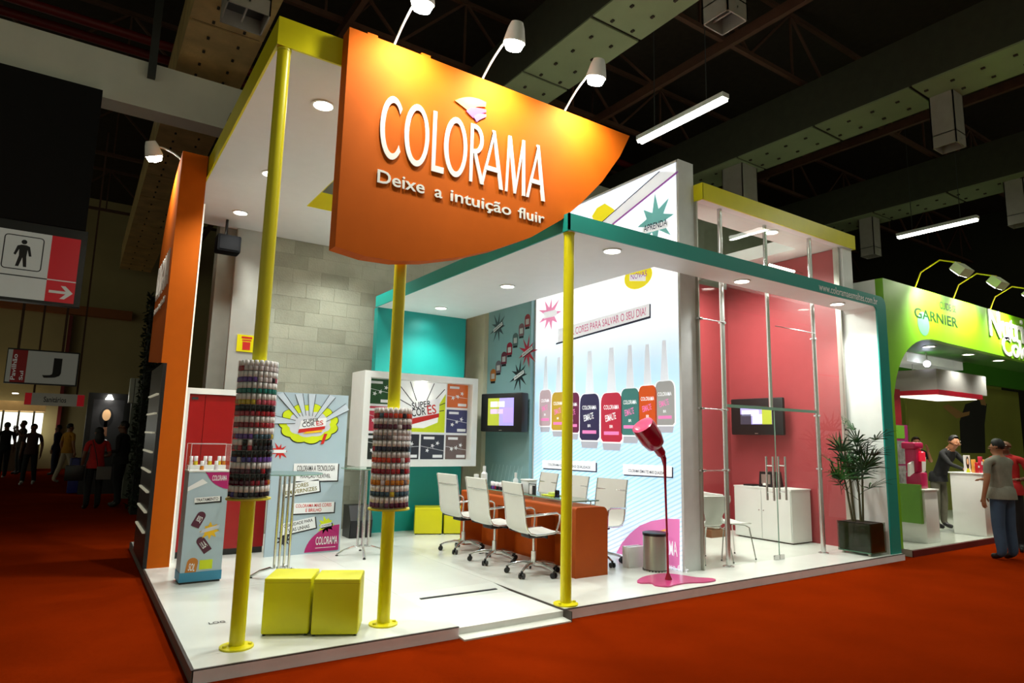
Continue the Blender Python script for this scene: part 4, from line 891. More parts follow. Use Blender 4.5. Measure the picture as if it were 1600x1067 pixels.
t = wthing('wire_card_stand', (4.80, 6.62, GS), 'small wire card stand on the desk edge', 'card stand')
MB().tube([(4.78, 6.56, GS), (4.78, 6.56, GS+.13), (4.78, 6.70, GS+.13), (4.78, 6.70, GS), (4.78, 6.56, GS)], 0.005, 6).build('wire_frame', M_black, t); MB().box(4.782, 4.786, 6.57, 6.63, GS, GS+.11).build('card', M_ink, t); MB().box(4.782, 4.786, 6.64, 6.69, GS, GS+.11).build('card', M_paper, t)
t = wthing('lime_tray', (4.92, 6.45, GS), 'lime green tray with tools on the glass desk top', 'tray')
MB().bevbox(4.86, 5.0, 6.3, 6.55, GS, GS+0.012, 0.004).build('tray_base', M_lime, t); MB().bevbox(4.88, 4.98, 6.34, 6.44, GS+.012, GS+.045, 0.008).build('sponge', mat('pale_lime_foam', (206, 222, 120), .8), t)

# ------------------------------------------------------------------ office chairs
def make_chair(label, group):
    t = empty('office_chair', (0, 0, 0), 0, label, 'chair', group)     # seat faces +Y
    for k in range(5):
        a = 2*PI*k/5+0.3; d = Vector((math.cos(a), math.sin(a), 0))
        lg = MB().tube([d*0.03+Vector((0, 0, .115)), d*0.12+Vector((0, 0, .125)), d*0.24+Vector((0, 0, .10)), d*0.30+Vector((0, 0, .075))], [.022, .02, .015, .012], 8).build('base_leg', M_chrome, t)
        cs = MB(); q = Vector((-d.y, d.x, 0))
        for s in (-1, 1): cs.cyl(d*0.30+q*(0.012*s)+Vector((0, 0, .030)), d*0.30+q*(0.030*s)+Vector((0, 0, .030)), 0.030, 12)
        cs.bar(d*0.30+Vector((0, 0, .03)), d*0.30+Vector((0, 0, .08)), 0.02)
        cs.build('caster', M_black, t)
    MB().cyl((0, 0, .10), (0, 0, .25), .030, 14).build('column_sleeve', M_chrome, t); MB().cyl((0, 0, .25), (0, 0, .42), .017, 12).build('gas_column', M_chrome, t)
    mech = MB().bevbox(-.10, .10, -.12, .13, .40, .45, .015).build('tilt_mechanism', M_black, t); MB().cyl((.08, .05, .42), (.20, .05, .42), .012, 8).build('lever', M_black, mech)
    # sling: one continuous sheet, seat curving up into the back
    prof = [(.25, .455), (.235, .475), (.15, .475), (.02, .462), (-.10, .458), (-.175, .475), (-.215, .52), (-.235, .60), (-.245, .70), (-.262, .82), (-.285, .94), (-.298, 1.0), (-.300, 1.012)]
    def sheet(w0, th, name, m, par):
        n = len(prof); vs = []; mb = MB()
        for s in (-1, 0, 1):
            for (y, z) in prof: vs.append((s*w0, y, z-(0.010 if s == 0 and z < .5 else 0)))
        vs2 = [(x, y-th*.6, z-th*.6) for x, y, z in vs]; N = len(vs); fs = []
        for s in range(2):
            for i in range(n-1): fs.append((s*n+i, s*n+i+1, (s+1)*n+i+1, (s+1)*n+i)); fs.append((N+s*n+i, N+(s+1)*n+i, N+(s+1)*n+i+1, N+s*n+i+1))
        for s in (0, 2):
            for i in range(n-1): fs.append((s*n+i, s*n+i+1, N+s*n+i+1, N+s*n+i))
        for i in (0, n-1):
            for s in range(2): fs.append((s*n+i, (s+1)*n+i, N+(s+1)*n+i, N+s*n+i))
        return mb.add(vs+vs2, fs, True).build(name, m, par)
    sheet(.225, .012, 'sling', M_sling, t)
    for s in (-1, 1):
        MB().tube([(s*.232, y-.004, z-.004) for y, z in prof], .011, 8).build('side_frame', M_chrome, t)
        MB().tube([(s*.235, -.245, .66), (s*.275, -.20, .67), (s*.285, -.05, .68), (s*.285, .12, .69), (s*.28, .165, .67), (s*.27, .17, .60), (s*.24, .14, .47)], .012, 8).build('armrest', M_chrome, t)
    MB().tube([(-.23, -.275, .88), (0, -.285, .875), (.23, -.275, .88)], .009, 8).build('back_bar', M_chrome, t)
    MB().tube([(-.23, -.19, .465), (0, -.10, .44), (.23, -.19, .465)], .010, 8).build('seat_bar', M_black, t)
    MB().tube([(-.23, .14, .455), (0, .10, .44), (.23, .14, .455)], .010, 8).build('seat_bar', M_black, t)
    return t
ch = make_chair('x', 'office chairs around the orange desk')
spots = [((4.42, 6.08), -PI/2-0.10, 'white sling office chair nearest the front end panel, kneehole side of the desk'), ((4.42, 6.90), -PI/2+0.02, 'white sling office chair in the middle of the kneehole side of the desk'),
         ((4.45, 7.72), -PI/2+0.08, 'white sling office chair nearest the yellow cubes by the teal wall'),
         ((5.50, 6.22), PI/2+0.2, 'white sling office chair between desk end and light wall'), ((5.48, 6.95), PI/2+0.0, 'white sling office chair before the middle of the light wall'), ((5.48, 7.62), PI/2-0.1, 'white sling office chair at the far end of the light wall')]
for i, ((x, y), rz, lb) in enumerate(spots):
    o = ch if i == 0 else copy_tree(ch); o.location = (x, y, FZ); o.rotation_euler = (0, 0, rz); o['label'] = lb

# ------------------------------------------------------------------ yellow cubes
def cube(name, x, y, rz, w_, d_, h_, label, group):
    t = empty(name, (x, y, FZ), rz, label, 'ottoman', group)
    MB().bevbox(0, w_, 0, d_, 0.012, h_, 0.012, 3).build('upholstery', M_ymat, t)
    MB().box(0.0, w_, -0.001, d_, h_-0.035, h_-0.033).build('seam', mat('yellow_piping', (180, 170, 6), .5), t)
    for a in (0.02, w_-0.02):
        for b in (0.02, d_-0.02): MB().cyl((a, b, 0), (a, b, 0.02), 0.012, 8).build('foot', M_black, t)
    return t
cube('yellow_cube', 1.30, 5.235, -0.47, 0.345, 0.37, 0.415, 'yellow vinyl cube stool nearer the tall display pole', 'yellow cube stools')
cube('yellow_cube', 1.615, 5.045, -0.47, 0.345, 0.34, 0.415, 'yellow vinyl cube stool nearer the ramp', 'yellow cube stools')
cube('yellow_cube', 4.47, 9.27, -0.42, 0.42, 0.40, 0.40, 'yellow vinyl cube stool by the teal wall, farther from the desk', 'yellow cube stools'); cube('yellow_cube', 4.89, 9.10, -0.42, 0.42, 0.40, 0.40, 'yellow vinyl cube stool by the teal wall, half behind the desk', 'yellow cube stools')

# ------------------------------------------------------------------ glass bar tables
def bar_table(x, y, rz, label, spread, r_top=0.36):
    t = empty('bar_table', (x, y, FZ), rz, label, 'table', 'glass topped bar tables')
    MB().lathe([(r_top, 0), (r_top, 0.010)], (0, 0, 1.07), 36).build('glass_top', glass_mat('table_glass', (226, 238, 232), 1.0), t)
    MB().lathe([(r_top+.001, 0.001), (r_top+.003, 0.005), (r_top+.001, 0.009), (r_top-.002, 0.005)], (0, 0, 1.07), 36).build('glass_edge', M_glassedge, t)
    for k in range(4):
        a = PI/4+k*PI/2; d = Vector((math.cos(a), math.sin(a), 0)); q = d*spread
        MB().tube([d*.31+Vector((0, 0, .015)), d*.22+Vector((0, 0, .07)), d*.11+Vector((0, 0, .105)), q+Vector((0, 0, .10)), q+Vector((0, 0, .3)), q+Vector((0, 0, 1.05))], .014, 8).build('leg', M_chrome, t)
        MB().lathe([(.018, 0), (.018, .012)], d*.31, 8).build('foot', M_soft, t)
    MB().lathe([(.10, 0), (.10, .012)], (0, 0, 1.052), 20).build('top_plate', M_chrome, t)
    MB().lathe([(.05, 0), (.05, .02)], (0, 0, .10), 16).build('hub', M_chrome, t)
bar_table(1.93, 7.13, 0.2, 'chrome bar table with round glass top behind the tall display pole', .075); bar_table(3.16, 8.02, 0.5, 'chrome bar table with round glass top beside the poster board', .065, .32)
# black floor speaker
t = wthing('floor_speaker', (3.62, 9.5, FZ), 'black wedge floor speaker between poster and teal wall', 'loudspeaker')
MB().prism([(9.33, FZ), (9.62, FZ), (9.62, .55), (9.40, .55), (9.30, .34)], 'x', 3.46, 3.80).build('cabinet', M_black, t)
MB().box(3.47, 3.79, 9.30, 9.32, .12, .33).build('grille', M_soft, t); MB().lathe([(.02, 0), (.02, .01)], (3.66, 9.29, .3), 8).build('badge', M_steel, t)

# ------------------------------------------------------------------ brochure display stand with acrylic top
t = empty('display_stand', (1.19, 7.30, FZ), 0.02, 'slim grey-blue display stand with acrylic top holding polish bottles', 'display stand')
MB().box(-.19, .19, 0, .26, .05, 1.09).build('column', M_poster, t); MB().box(-.195, .195, -.004, .264, .02, .11).build('plinth', mat('blue_plinth', (60, 140, 176), .5), t); MB().box(-.185, .185, 0.01, .25, 0, .02).build('base', M_dgrey, t)
MB().box(-.195, .195, -.005, .265, 1.09, 1.105).build('tray', M_white, t)
for a in ((-.19, -.186, 0, .26, 1.105, 1.37), (.186, .19, 0, .26, 1.105, 1.37), (-.186, .186, .256, .26, 1.105, 1.37), (-.186, .186, 0, .004, 1.105, 1.37), (-.19, .19, 0, .26, 1.366, 1.372)): MB().box(*a).build('acrylic_pane', M_acryl, t)
MB().box(-.18, .18, .15, .25, 1.105, 1.15).build('step', M_white, t)
for a in ((-.192, -.186, -.002, .004, 1.105, 1.374), (.186, .192, -.002, .004, 1.105, 1.374), (-.192, .192, -.002, .004, 1.368, 1.374), (-.192, -.186, .256, .262, 1.105, 1.374), (.186, .192, .256, .262, 1.105, 1.374), (-.192, .192, .256, .262, 1.368, 1.374)): MB().box(*a).build('acrylic_edge', mat('pale_acrylic_edge', (214, 206, 208), .2), t)
pl = Plane((-.19, 0, 0), (1, 0, 0), (0, 0, 1))
pl.poly('magenta_corner', [(.38, 1.085), (.15, 1.085)] + ell(.42, 1.16, .27, .25, 8, PI+.25, 1.5*PI-.15) + [(.38, .90)], M_magenta, 1, t); pl.text('COLORAMA', .22, 1.0, .14, .055, M_paper, 2, t)
pl.poly('white_band', [(.0, .94), (.0, .90), (.18, .98), (.13, 1.02)], M_paper, 1, t); caption(pl, t, .07, .79, .31, .84, ['TRATAMENTO'], .05, layer=1)
def pbottle(cu, cv, hw, hh, rot, m_, tx):
    R_ = lambda a, b: (cu+a*math.cos(rot)-b*math.sin(rot), cv+a*math.sin(rot)+b*math.cos(rot))
    o = pl.poly('printed_bottle', [R_(a, b) for a, b in [(-hw, -hh), (hw, -hh)]+ell(0, hh*.5, hw, hh*.5, 8, 0, PI)], m_, 1, t); p = R_(-hw*.55, -hh*.4); pl.text(tx, p[0], p[1], hw*1.2, hh*.8, M_paper, 2, o, rot=rot)
pbottle(.13, .62, .042, .08, -.45, mat('plum_print', (80, 20, 50), .5), 'RISQ'); pbottle(.19, .37, .042, .085, .6, mat('plum_print', (80, 20, 50), .5), 'LILA'); pbottle(.10, .16, .05, .09, -.15, mat('copper_print', (196, 120, 40), .5), 'SOL')
pl.star('yellow_star', (.24, .50), .05, .10, 8, mat('warm_yellow_print', (240, 190, 20), .5), 1, t, 5); pl.poly('pale_plate', [(.15, .48), (.32, .52), (.33, .56), (.17, .52)], mat('pale_grey_print', (206, 210, 220), .5), 2, t); pl.rect('yellow_patch', .17, .13, .29, .22, M_lime, 1, t)
ds = t
for i in range(8): bottle((1.19-.155+.045*i, 7.30+.20-(.12 if i % 3 == 2 else 0), FZ+(1.15 if i % 3 != 2 else 1.106)), PC[['clear', 'yellow', 'gold', 'clear', 'yellow'][i % 5]], M_capw, 'pale nail polish bottle inside the acrylic top of the slim display stand', 'bottles in the display stand', 1.35)

# ------------------------------------------------------------------ paint pouring from a giant bottle
t = wthing('pouring_bottle_sculpture', (5.52, 5.1, FZ), 'crimson giant polish bottle pouring paint into a pink puddle', 'sculpture')
M_pour = mat('crimson_gloss', (150, 8, 44), 0.2, var=0.04, coat=0.25); M_pud = mat('pink_gloss_paint', (200, 70, 126), 0.22, var=0.06)
ax_ = (Vector((5.47, 5.1, 1.42))-Vector((5.13, 5.1, 1.78))).normalized(); q = ax_.to_track_quat('Z', 'Y').to_matrix()
MB().lathe([(.10, 0), (.125, .012), (.130, .06), (.128, .20), (.105, .30), (.055, .34), (.052, .43), (.045, .445), (.042, .45)], (5.14, 5.1, 1.77), 28, q).build('bottle', M_pour, t)
MB().lathe([(.085, -.003), (.10, .0), (.123, .011)], (5.14, 5.1, 1.77), 28, q).build('bottle_base', mat('pink_gloss', (222, 84, 126), .2), t)
MB().tube([(5.44, 5.1, 1.46), (5.475, 5.1, 1.40), (5.49, 5.1, 1.32), (5.495, 5.1, 1.1), (5.51, 5.1, .6), (5.52, 5.1, .18), (5.525, 5.1, .105)], [.035, .030, .018, .013, .011, .013, .04], 10).build('paint_stream', M_pour, t)
pts = [(5.17, 5.22), (5.36, 5.33), (5.55, 5.37), (5.74, 5.36), (5.84, 5.22), (5.90, 5.05), (6.02, 4.92), (5.98, 4.84), (5.80, 4.83), (5.62, 4.90), (5.42, 4.90), (5.28, 4.88), (5.20, 4.98), (5.24, 5.08), (5.15, 5.14)]
sm = []
for i in range(len(pts)):
    p0, p1, p2, p3 = [Vector((*pts[(i+k-1) % len(pts)], 0)) for k in range(4)]
    for s in (0, .25, .5, .75): sm.append(tuple((0.5*((2*p1)+(p2-p0)*s+(2*p0-5*p1+4*p2-p3)*s*s+(3*p1-p0-3*p2+p3)*s**3)))[:2])
MB().prism(sm, 'z', FZ, FZ+.014).build('puddle', M_pud, t)
# steel pedal bin
t = wthing('steel_bin', (5.83, 5.58, FZ), 'brushed steel waste bin with black lid before the light wall', 'bin')
MB().lathe([(.15, .0), (.15, .012), (.145, .02), (.145, .40)], (5.83, 5.58, FZ), 28).build('body', M_steel, t); MB().lathe([(.150, .40), (.152, .43), (.13, .437)], (5.83, 5.58, FZ), 28).build('rim', M_black, t)
MB().lathe([(.15, 0), (.15, .02)], (5.83, 5.58, FZ), 24).build('base_ring', M_soft, t)
t = wthing('white_carton', (5.74, 5.86, FZ), 'low white carton beside the steel bin', 'box'); MB().bevbox(5.62, 5.88, 5.80, 5.92, FZ, FZ+.24, .006).build('carton', M_white, t); MB().box(5.62, 5.88, 5.855, 5.865, FZ+.24, FZ+.242).build('flap_joint', M_dgrey, t)

# ------------------------------------------------------------------ glass cabin
GY = 5.30
wmesh(MB().box(6.33, 9.66, 7.40, 7.5, FZ, 4.35), 'wall_cabin_back', M_redroom, (8, 7.45, FZ), 'coral red back wall of the glass cabin', kind='structure')
t = wthing('wall_cabin_side', (9.8, 6.4, FZ), 'coral red side wall of the glass cabin', None, None, 'structure')
MB().box(9.665, 9.93, 5.37, 7.5, FZ, 4.64).build('wall_core', M_white, t)
MB().box(9.645, 9.665, 5.37, 7.4, FZ, 4.64).build('red_panel', M_redroom, t)
# yellow-edged roof frame of the cabin
t = wthing('cabin_roof', (8.1, 5.2, 4.65), 'yellow-edged roof frame above the glass cabin', 'canopy')
MB().box(6.34, 9.93, 5.20, 5.72, 4.65, 4.86).build('soffit_board', M_canopy, t); MB().box(9.2, 9.93, 5.72, 7.5, 4.65, 4.86).build('soffit_board', M_canopy, t)
MB().box(6.33, 9.95, 5.18, 5.20, 4.648, 4.87).build('fascia', M_yellow, t); MB().box(6.325, 6.34, 5.18, 5.72, 4.648, 4.87).build('fascia', M_yellow, t); MB().box(9.93, 9.95, 5.20, 7.5, 4.648, 4.87).build('fascia', M_yellow, t)
downlight(8.17, 5.46, 4.65, t, 70)
# cabin inside light
t = wthing('cabin_ceiling_lights', (8, 6.4, 4.3), 'pair of slim ceiling tubes inside the glass cabin', 'ceiling light')
for a, b in (((7.6, 6.5, 4.35), (8.7, 6.5, 4.35)), ((8.75, 5.9, 4.35), (9.4, 5.9, 4.35))): MB().tube([a, b], .02, 8).build('tube', M_tube, t)
for x, y in ((7.6, 6.5), (8.7, 6.5)): MB().bar((x, y, 4.36), (x, 7.4, 4.36), .015).build('bracket', M_chrome, t)
MB().bar((9.35, 5.9, 4.36), (9.64, 5.9, 4.36), .015).build('bracket', M_chrome, t)
area('cabin_light', (8.0, 6.4, 4.25), (0, 0, 0), 1.6, 0.8, 125, (1, .98, .94))
# glass front
t = wthing('glass_partition', (8.0, GY, FZ), 'glass front of the cabin with chrome posts, clamps and double door', 'glass wall')
posts = (6.80, 8.86)
for x in posts: MB().cyl((x, GY, FZ), (x, GY, 4.65), .032, 14).build('post', M_chrome, t)
MB().cyl((7.83, GY+.04, 2.06), (7.83, GY+.04, 4.65), .028, 14).build('post', M_chrome, t); MB().box(9.60, 9.645, GY-.02, GY+.06, FZ, 4.65).build('end_channel', M_steel, t); MB().box(6.325, 6.345, GY-.02, GY+.03, FZ, 4.65).build('end_channel', M_steel, t)
for x0, x1, z0, z1, nm in ((6.35, 6.79, FZ+.01, 2.0, 'glass_pane'), (6.35, 6.79, 2.01, 3.1, 'glass_pane'), (6.35, 6.79, 3.11, 4.64, 'glass_pane'), (6.84, 7.825, 2.08, 3.3, 'glass_pane'), (6.84, 7.825, 3.31, 4.64, 'glass_pane'), (7.84, 8.85, 2.08, 3.3, 'glass_pane'), (7.84, 8.85, 3.31, 4.64, 'glass_pane'),
                           (8.87, 9.60, FZ+.01, 1.25, 'glass_pane'), (8.87, 9.60, 1.26, 2.6, 'glass_pane'), (8.87, 9.60, 2.61, 4.64, 'glass_pane'), (6.84, 7.825, FZ+.01, 2.03, 'door'), (7.835, 8.83, FZ+.01, 2.03, 'door')):
    o = MB().box(x0, x1, GY-.005, GY+.005, z0, z1).build(nm, M_glass, t)
    if nm == 'door':
        hx = x1-.13 if x0 < 7.5 else x0+.13
        for s in (-1, 1):
            MB().cyl((hx, GY+.05*s, .85), (hx, GY+.05*s, 1.42), .014, 10).build('handle', M_chrome, o)
        for z in (.95, 1.30): MB().cyl((hx, GY-.05, z), (hx, GY+.05, z), .009, 8).build('handle_stub', M_chrome, o)
        MB().box(x0, x0+.0025, GY-.007, GY+.007, FZ+.01, 2.03).build('glass_edge', M_glassedge, o)
        MB().box((x1-.10 if x0 < 7.5 else x0), (x1 if x0 < 7.5 else x0+.10), GY-.012, GY+.012, FZ+.0, FZ+.06).build('floor_lock', M_chrome, o)
MB().box(6.80, 8.90, GY-.012, GY+.012, 2.035, 2.075).build('header_rail', M_glassedge, t)
for x in (6.36, 6.80, 8.86):
    for z in (1.25, 2.0, 3.12):
        MB().cyl((x, GY-.045, z), (x, GY+.045, z), .014, 8).build('clamp', M_chrome, t); MB().box(x-.05, x+.05, GY-.02, GY+.02, z-.012, z+.012).build('clamp_arm', M_chrome, t)
for z in (1.25, 2.0, 3.12): MB().cyl((6.36, GY-.03, z), (6.80, GY-.03, z), .007, 8).build('tie_rod', M_chrome, t)
for x, z in ((8.3, 3.2),): MB().cyl((7.9, GY-.03, z), (8.86, GY-.03, z), .007, 8).build('tie_rod', M_chrome, t)
for x in posts: MB().lathe([(.07, 0), (.07, .01), (.036, .02)], (x, GY, FZ), 16).build('post_foot', M_chrome, t)
# television in the cabin
tv('television', (9.50, 6.72, 2.03), -PI/2, 1.00, 0.61, 0.07, 0.60, 0.28, 'flat black television on the coral side wall of the cabin', [(-1, -1, -.3, .2, 'dark', (50, 46, 60)), (-.9, 0, .2, .7, 'lilac', (196, 190, 226)), (-.2, -.9, .4, .2, 'pale', (206, 210, 210)), (.4, -1, 1, 1, 'lime', (190, 196, 50))])
# white cabinet with two doors
t = wthing('white_cabinet', (9.36, 6.4, FZ), 'low white two-door cabinet inside the glass cabin', 'cabinet')
MB().box(9.12, 9.62, 5.93, 6.95, FZ+.02, .88).build('body', M_white, t); MB().box(9.11, 9.63, 5.92, 6.96, .88, .90).build('top', M_white, t); MB().box(9.15, 9.6, 5.96, 6.92, FZ, FZ+.02).build('plinth', M_dgrey, t)
for y0, y1, k in ((5.94, 6.435, 6.40), (6.445, 6.94, 6.48)):
    d = MB().box(9.10, 9.12, y0, y1, FZ+.04, .87).build('door', M_white, t); MB().cyl((9.10, k, .55), (9.085, k, .55), .008, 8).build('knob', M_chrome, d)
t = wthing('coffee_machine', (9.35, 6.42, .90), 'black coffee machine on the white cabinet', 'coffee machine')
MB().prism([(6.30, .90), (6.58, .90), (6.56, 1.14), (6.34, 1.14)], 'x', 9.25, 9.5).build('body', M_black, t); MB().box(9.235, 9.25, 6.36, 6.52, .95, 1.10).build('front_plate', M_steel, t); MB().cyl((9.22, 6.44, .93), (9.22, 6.44, .96), .04, 12).build('cup', M_white, t)
wmesh(MB().bevbox(9.2, 9.4, 6.66, 6.84, .90, .925, .006), 'dark_tray', M_black, (9.3, 6.75, .9), 'small dark tray on the white cabinet beside the coffee machine', 'tray')
# round white table and shell chairs
t = empty('round_table', (6.74, 6.12, FZ), 0, 'round white table on a chrome column inside the glass cabin', 'table')
MB().lathe([(.38, .71), (.385, .72), (.38, .735)], (0, 0, 0), 36).build('table_top', M_white, t); MB().cyl((0, 0, .02), (0, 0, .71), .028, 12).build('column', M_chrome, t); MB().lathe([(.24, 0), (.24, .012), (.04, .03)], (0, 0, 0), 24).build('base', M_chrome, t)
def shell_chair(x, y, rz, label):
    t = empty('shell_chair', (x, y, FZ+.004), rz, label, 'chair', 'white shell chairs in the cabin')      # faces +Y
    rows = [(.22, .44, .19), (.16, .455, .215), (.02, .445, .215), (-.10, .445, .20), (-.17, .47, .15), (-.20, .53, .12), (-.215, .60, .15), (-.235, .69, .215), (-.255, .77, .245), (-.26, .83, .235)]
    vs = []; n = 7
    for y_, z_, w_ in rows:
        for k in range(n): u = -1+2*k/(n-1); vs.append((u*w_, y_+(.03*u*u if z_ > .5 else 0), z_+(.012*u*u if z_ < .5 else 0)))
    N = len(vs); v2 = [(a, b-.009, c-.007) for a, b, c in vs]; fs = []
    for i in range(len(rows)-1):
        for k in range(n-1): a = i*n+k; fs.append((a, a+1, a+n+1, a+n)); fs.append((N+a, N+a+n, N+a+n+1, N+a+1))
    for i in range(len(rows)-1):
        for k in (0, n-1): a = i*n+k; fs.append((a, a+n, N+a+n, N+a))
    for i in (0, len(rows)-1):
        for k in range(n-1): a = i*n+k; fs.append((a, a+1, N+a+1, N+a))
    MB().add(vs+v2, fs, True).build('shell', M_white, t)
    for sx in (-1, 1):
        for sy, b in ((1, .24), (-1, -.27)):
            lg = MB().tube([(sx*.04, sy*.03, .428), (sx*.15, sy*.12+(.02 if sy > 0 else 0), .425), (sx*.19, b*.75, .40), (sx*.23, b, 0)], .008, 8).build('leg', M_chrome, t); MB().lathe([(.011, 0), (.011, .015)], (sx*.23, b, 0), 8).build('foot', M_black, lg)
    MB().lathe([(.06, .425), (.06, .437)], (0, 0, 0), 12).build('seat_plate', M_dgrey, t)
shell_chair(7.36, 5.72, -PI*.60, 'white shell chair with its back to the round table'); shell_chair(6.84, 5.70, -.15, 'white shell chair tucked under the round table')
t = wthing('steel_keg', (8.0, 7.2, FZ), 'small steel keg beside the white cabinet', 'keg'); MB().lathe([(.13, 0), (.15, .03), (.15, .10), (.155, .11), (.15, .12), (.15, .30), (.12, .36), (.05, .38)], (8.7, 7.1, FZ+.12), 20).build('body', M_steel, t); MB().box(8.52, 8.9, 6.95, 7.28, FZ, FZ+.12).build('wood_block', mat('brown_wood', (120, 80, 50), .6), t)
t['label'] = 'small steel keg on a wooden block behind the shell chair'

# ------------------------------------------------------------------ palm in a glass pot
px_, py_ = 9.34, 5.02
t = wthing('potted_palm', (px_, py_, FZ), 'lady palm in a square dark pot with glass front beside the white end wall', 'plant')
mp_ = mat('dark_soil', (44, 32, 20), .9, var=.3, scale=14, bump=.6)
MB().box(px_-.16, px_+.22, py_-.21, py_+.23, FZ+.05, FZ+.42).build('pot', mat('dark_brown_pot', (88, 74, 48), .35, var=.3, scale=8), t); MB().box(px_-.17, px_+.23, py_-.22, py_+.24, FZ+.035, FZ+.05).build('pot_base', M_glassedge, t)
for a in ((px_-.175, px_-.168, py_-.22, py_+.24), (px_-.168, px_+.23, py_-.227, py_-.22)): MB().box(*a, FZ+.035, FZ+.44).build('glass_side', glass_mat('pot_glass', (200, 214, 204), 1.2), t)
MB().box(px_-.15, px_+.21, py_-.20, py_+.22, FZ+.42, FZ+.435).build('soil', mp_, t)
for a in (-.12, .18):
    for b in (-.17, .19): MB().cyl((px_+a, py_+b, FZ), (px_+a, py_+b, FZ+.035), .02, 8).build('foot', M_steel, t)
rn = random.Random(21); M_stem = mat('palm_stem', (64, 60, 30), .8, var=.3, scale=20); M_leaf = mat('palm_leaf', (30, 92, 26), .45, var=.25, scale=9); M_leaf2 = mat('palm_leaf_dark', (16, 56, 20), .45, var=.25, scale=9)
stems = [((px_-.02, py_+.06), (px_-.06, py_+.13), 1.35), ((px_+.04, py_-.02), (px_+.05, py_-.05), 1.45), ((px_+.02, py_+.0), (px_+.04, py_+.03), .95), ((px_-.03, py_+.09), (px_-.08, py_+.20), 1.15)]
for (b0, b1, h) in stems:
    MB().tube([(b0[0], b0[1], FZ+.43), ((b0[0]+b1[0])/2+.01, (b0[1]+b1[1])/2, FZ+.43+h*.4), (b1[0], b1[1], FZ+.45+h*.72)], [.016, .014, .010], 8).build('stem', M_stem, t)
def fan(o, d, size, m):
    d = d.normalized(); mb = MB(); side = d.cross(Vector((0, 0, 1))).normalized(); up = side.cross(d)
    n = rn.randint(7, 9)
    for k in range(n):
        a = (k/(n-1)-.5)*2.5; dd = (d*math.cos(a)+side*math.sin(a)).normalized(); L = size*(1-.18*abs(a))*rn.uniform(.9, 1.1); q = dd.cross(up).normalized()*.014
        pts = [o+dd*L*s+up*(.10*L*math.sin(s*PI*.6))-Vector((0, 0, L*.26*s*s*rn.uniform(.6, 1.1))) for s in (0, .3, .65, 1)]
        pts = [Vector((min(p.x, 9.63), min(p.y, 5.27), p.z)) for p in pts]
        w4 = (.35, 1, .85, .05); fs = []; vs = []
        for p, w_ in zip(pts, w4): vs += [p-q*w_, p+up*.004*w_, p+q*w_]
        for i in range(3): fs += [(i*3, i*3+1, i*3+4, i*3+3), (i*3+1, i*3+2, i*3+5, i*3+4)]
        mb.add(vs, fs)
    return mb.build('palm_leaf', m, t)
for si, (b0, b1, h) in enumerate(stems):
    for k in range(9 if h > 1.2 else 6):
        s = .45+.55*k/7; zb = FZ+.43+h*.72*s*.98; a = k*2.4+si*1.1; p0 = Vector((b1[0], b1[1], zb)); el = rn.uniform(.35, 1.25)
        d = Vector((math.cos(a)*math.cos(el)*.75, math.sin(a)*math.cos(el), math.sin(el))); L = rn.uniform(.18, .36); p1 = p0+d*L
        p1.x = min(p1.x, 9.5); p1.y = min(p1.y, 5.2)
        MB().tube([p0, p0+d*L*.6+Vector((0, 0, .02)), p1], .004, 6).build('petiole', M_leaf2, t)
        d2 = Vector((d.x*.6, d.y, d.z*.75+.1))
        if p1.x > 9.38: d2.x = min(d2.x, -.1)
        fan(p1, d2, rn.uniform(.32, .46), rn.choice((M_leaf, M_leaf, M_leaf2)))

# ------------------------------------------------------------------ the green stand next door
GX, GYF = 10.2, 4.92
M_green = mat('lime_green_paint', (112, 176, 8), .5, var=.03); M_green2 = mat('deep_green_paint', (52, 120, 8), .5, var=.03)
t = wthing('green_stand', (12.5, 5, 0), 'neighbouring lime green stand with arched fascia and white side', 'stand')
arch = [(GX, 4.18), (19.0, 4.22), (19.0, 3.30), (12.3, 3.36)] + bez((11.9, 3.37), (10.62, 3.38), (10.32, 2.35), 12) + [(10.31, .1), (GX, .1)]
MB().prism(arch, 'y', GYF, GYF+.12).build('fascia', M_green, t)
MB().box(GX, GX+.1, GYF+.12, 8.2, .1, 4.18).build('side_wall', M_white, t)
MB().box(GX+.1, 26, GYF-.12, 9.5, 0, .1).build('platform', mat('white_gloss_floor', (200, 206, 196), .12, var=.03), t); MB().box(GX+.1, 26, GYF-.14, GYF-.12, 0, .09).build('platform_edge', mat('dark_red_skirt', (96, 10, 6), .6), t)
MB().box(10.62, 19, GYF+.12, 5.9, 3.38, 3.42).build('soffit', M_green2, t)
MB().box(10.3, 26, 8.9, 9.0, .1, 4.2).build('back_wall', mat('olive_wall', (150, 160, 60), .6, var=.1, scale=1), t)
MB().box(12.6, 24, 7.0, 7.1, 3.22, 4.2).build('inner_fascia', M_green2, t)
for x in (11.3, 12.6, 14.2, 15.6): downlight(x, 5.35, 3.38, t, 60)
MB().box(13.0, 15.4, 5.92, 6.5, 3.2, 3.37).build('lit_bulkhead', mat('pale_bulkhead', (200, 204, 190), .5, emit=.25), t)
MB().ball((13.4, 5.75, 3.16), .06).build('spot_lamp', mat('cool_spot_glow', (225, 225, 255), .3, emit=25), t); MB().cyl((13.4, 5.75, 3.2), (13.4, 5.75, 3.38), .015, 8).build('spot_stem', M_steel, t)
FP = Plane((0, GYF, 0), (1, 0, 0), (0, 0, 1)); P_ = lambda x, y: FP.px(1360+x/4.446, 400+y/4.446)
mdk = mat('dark_green_print', (10, 54, 18), .4)
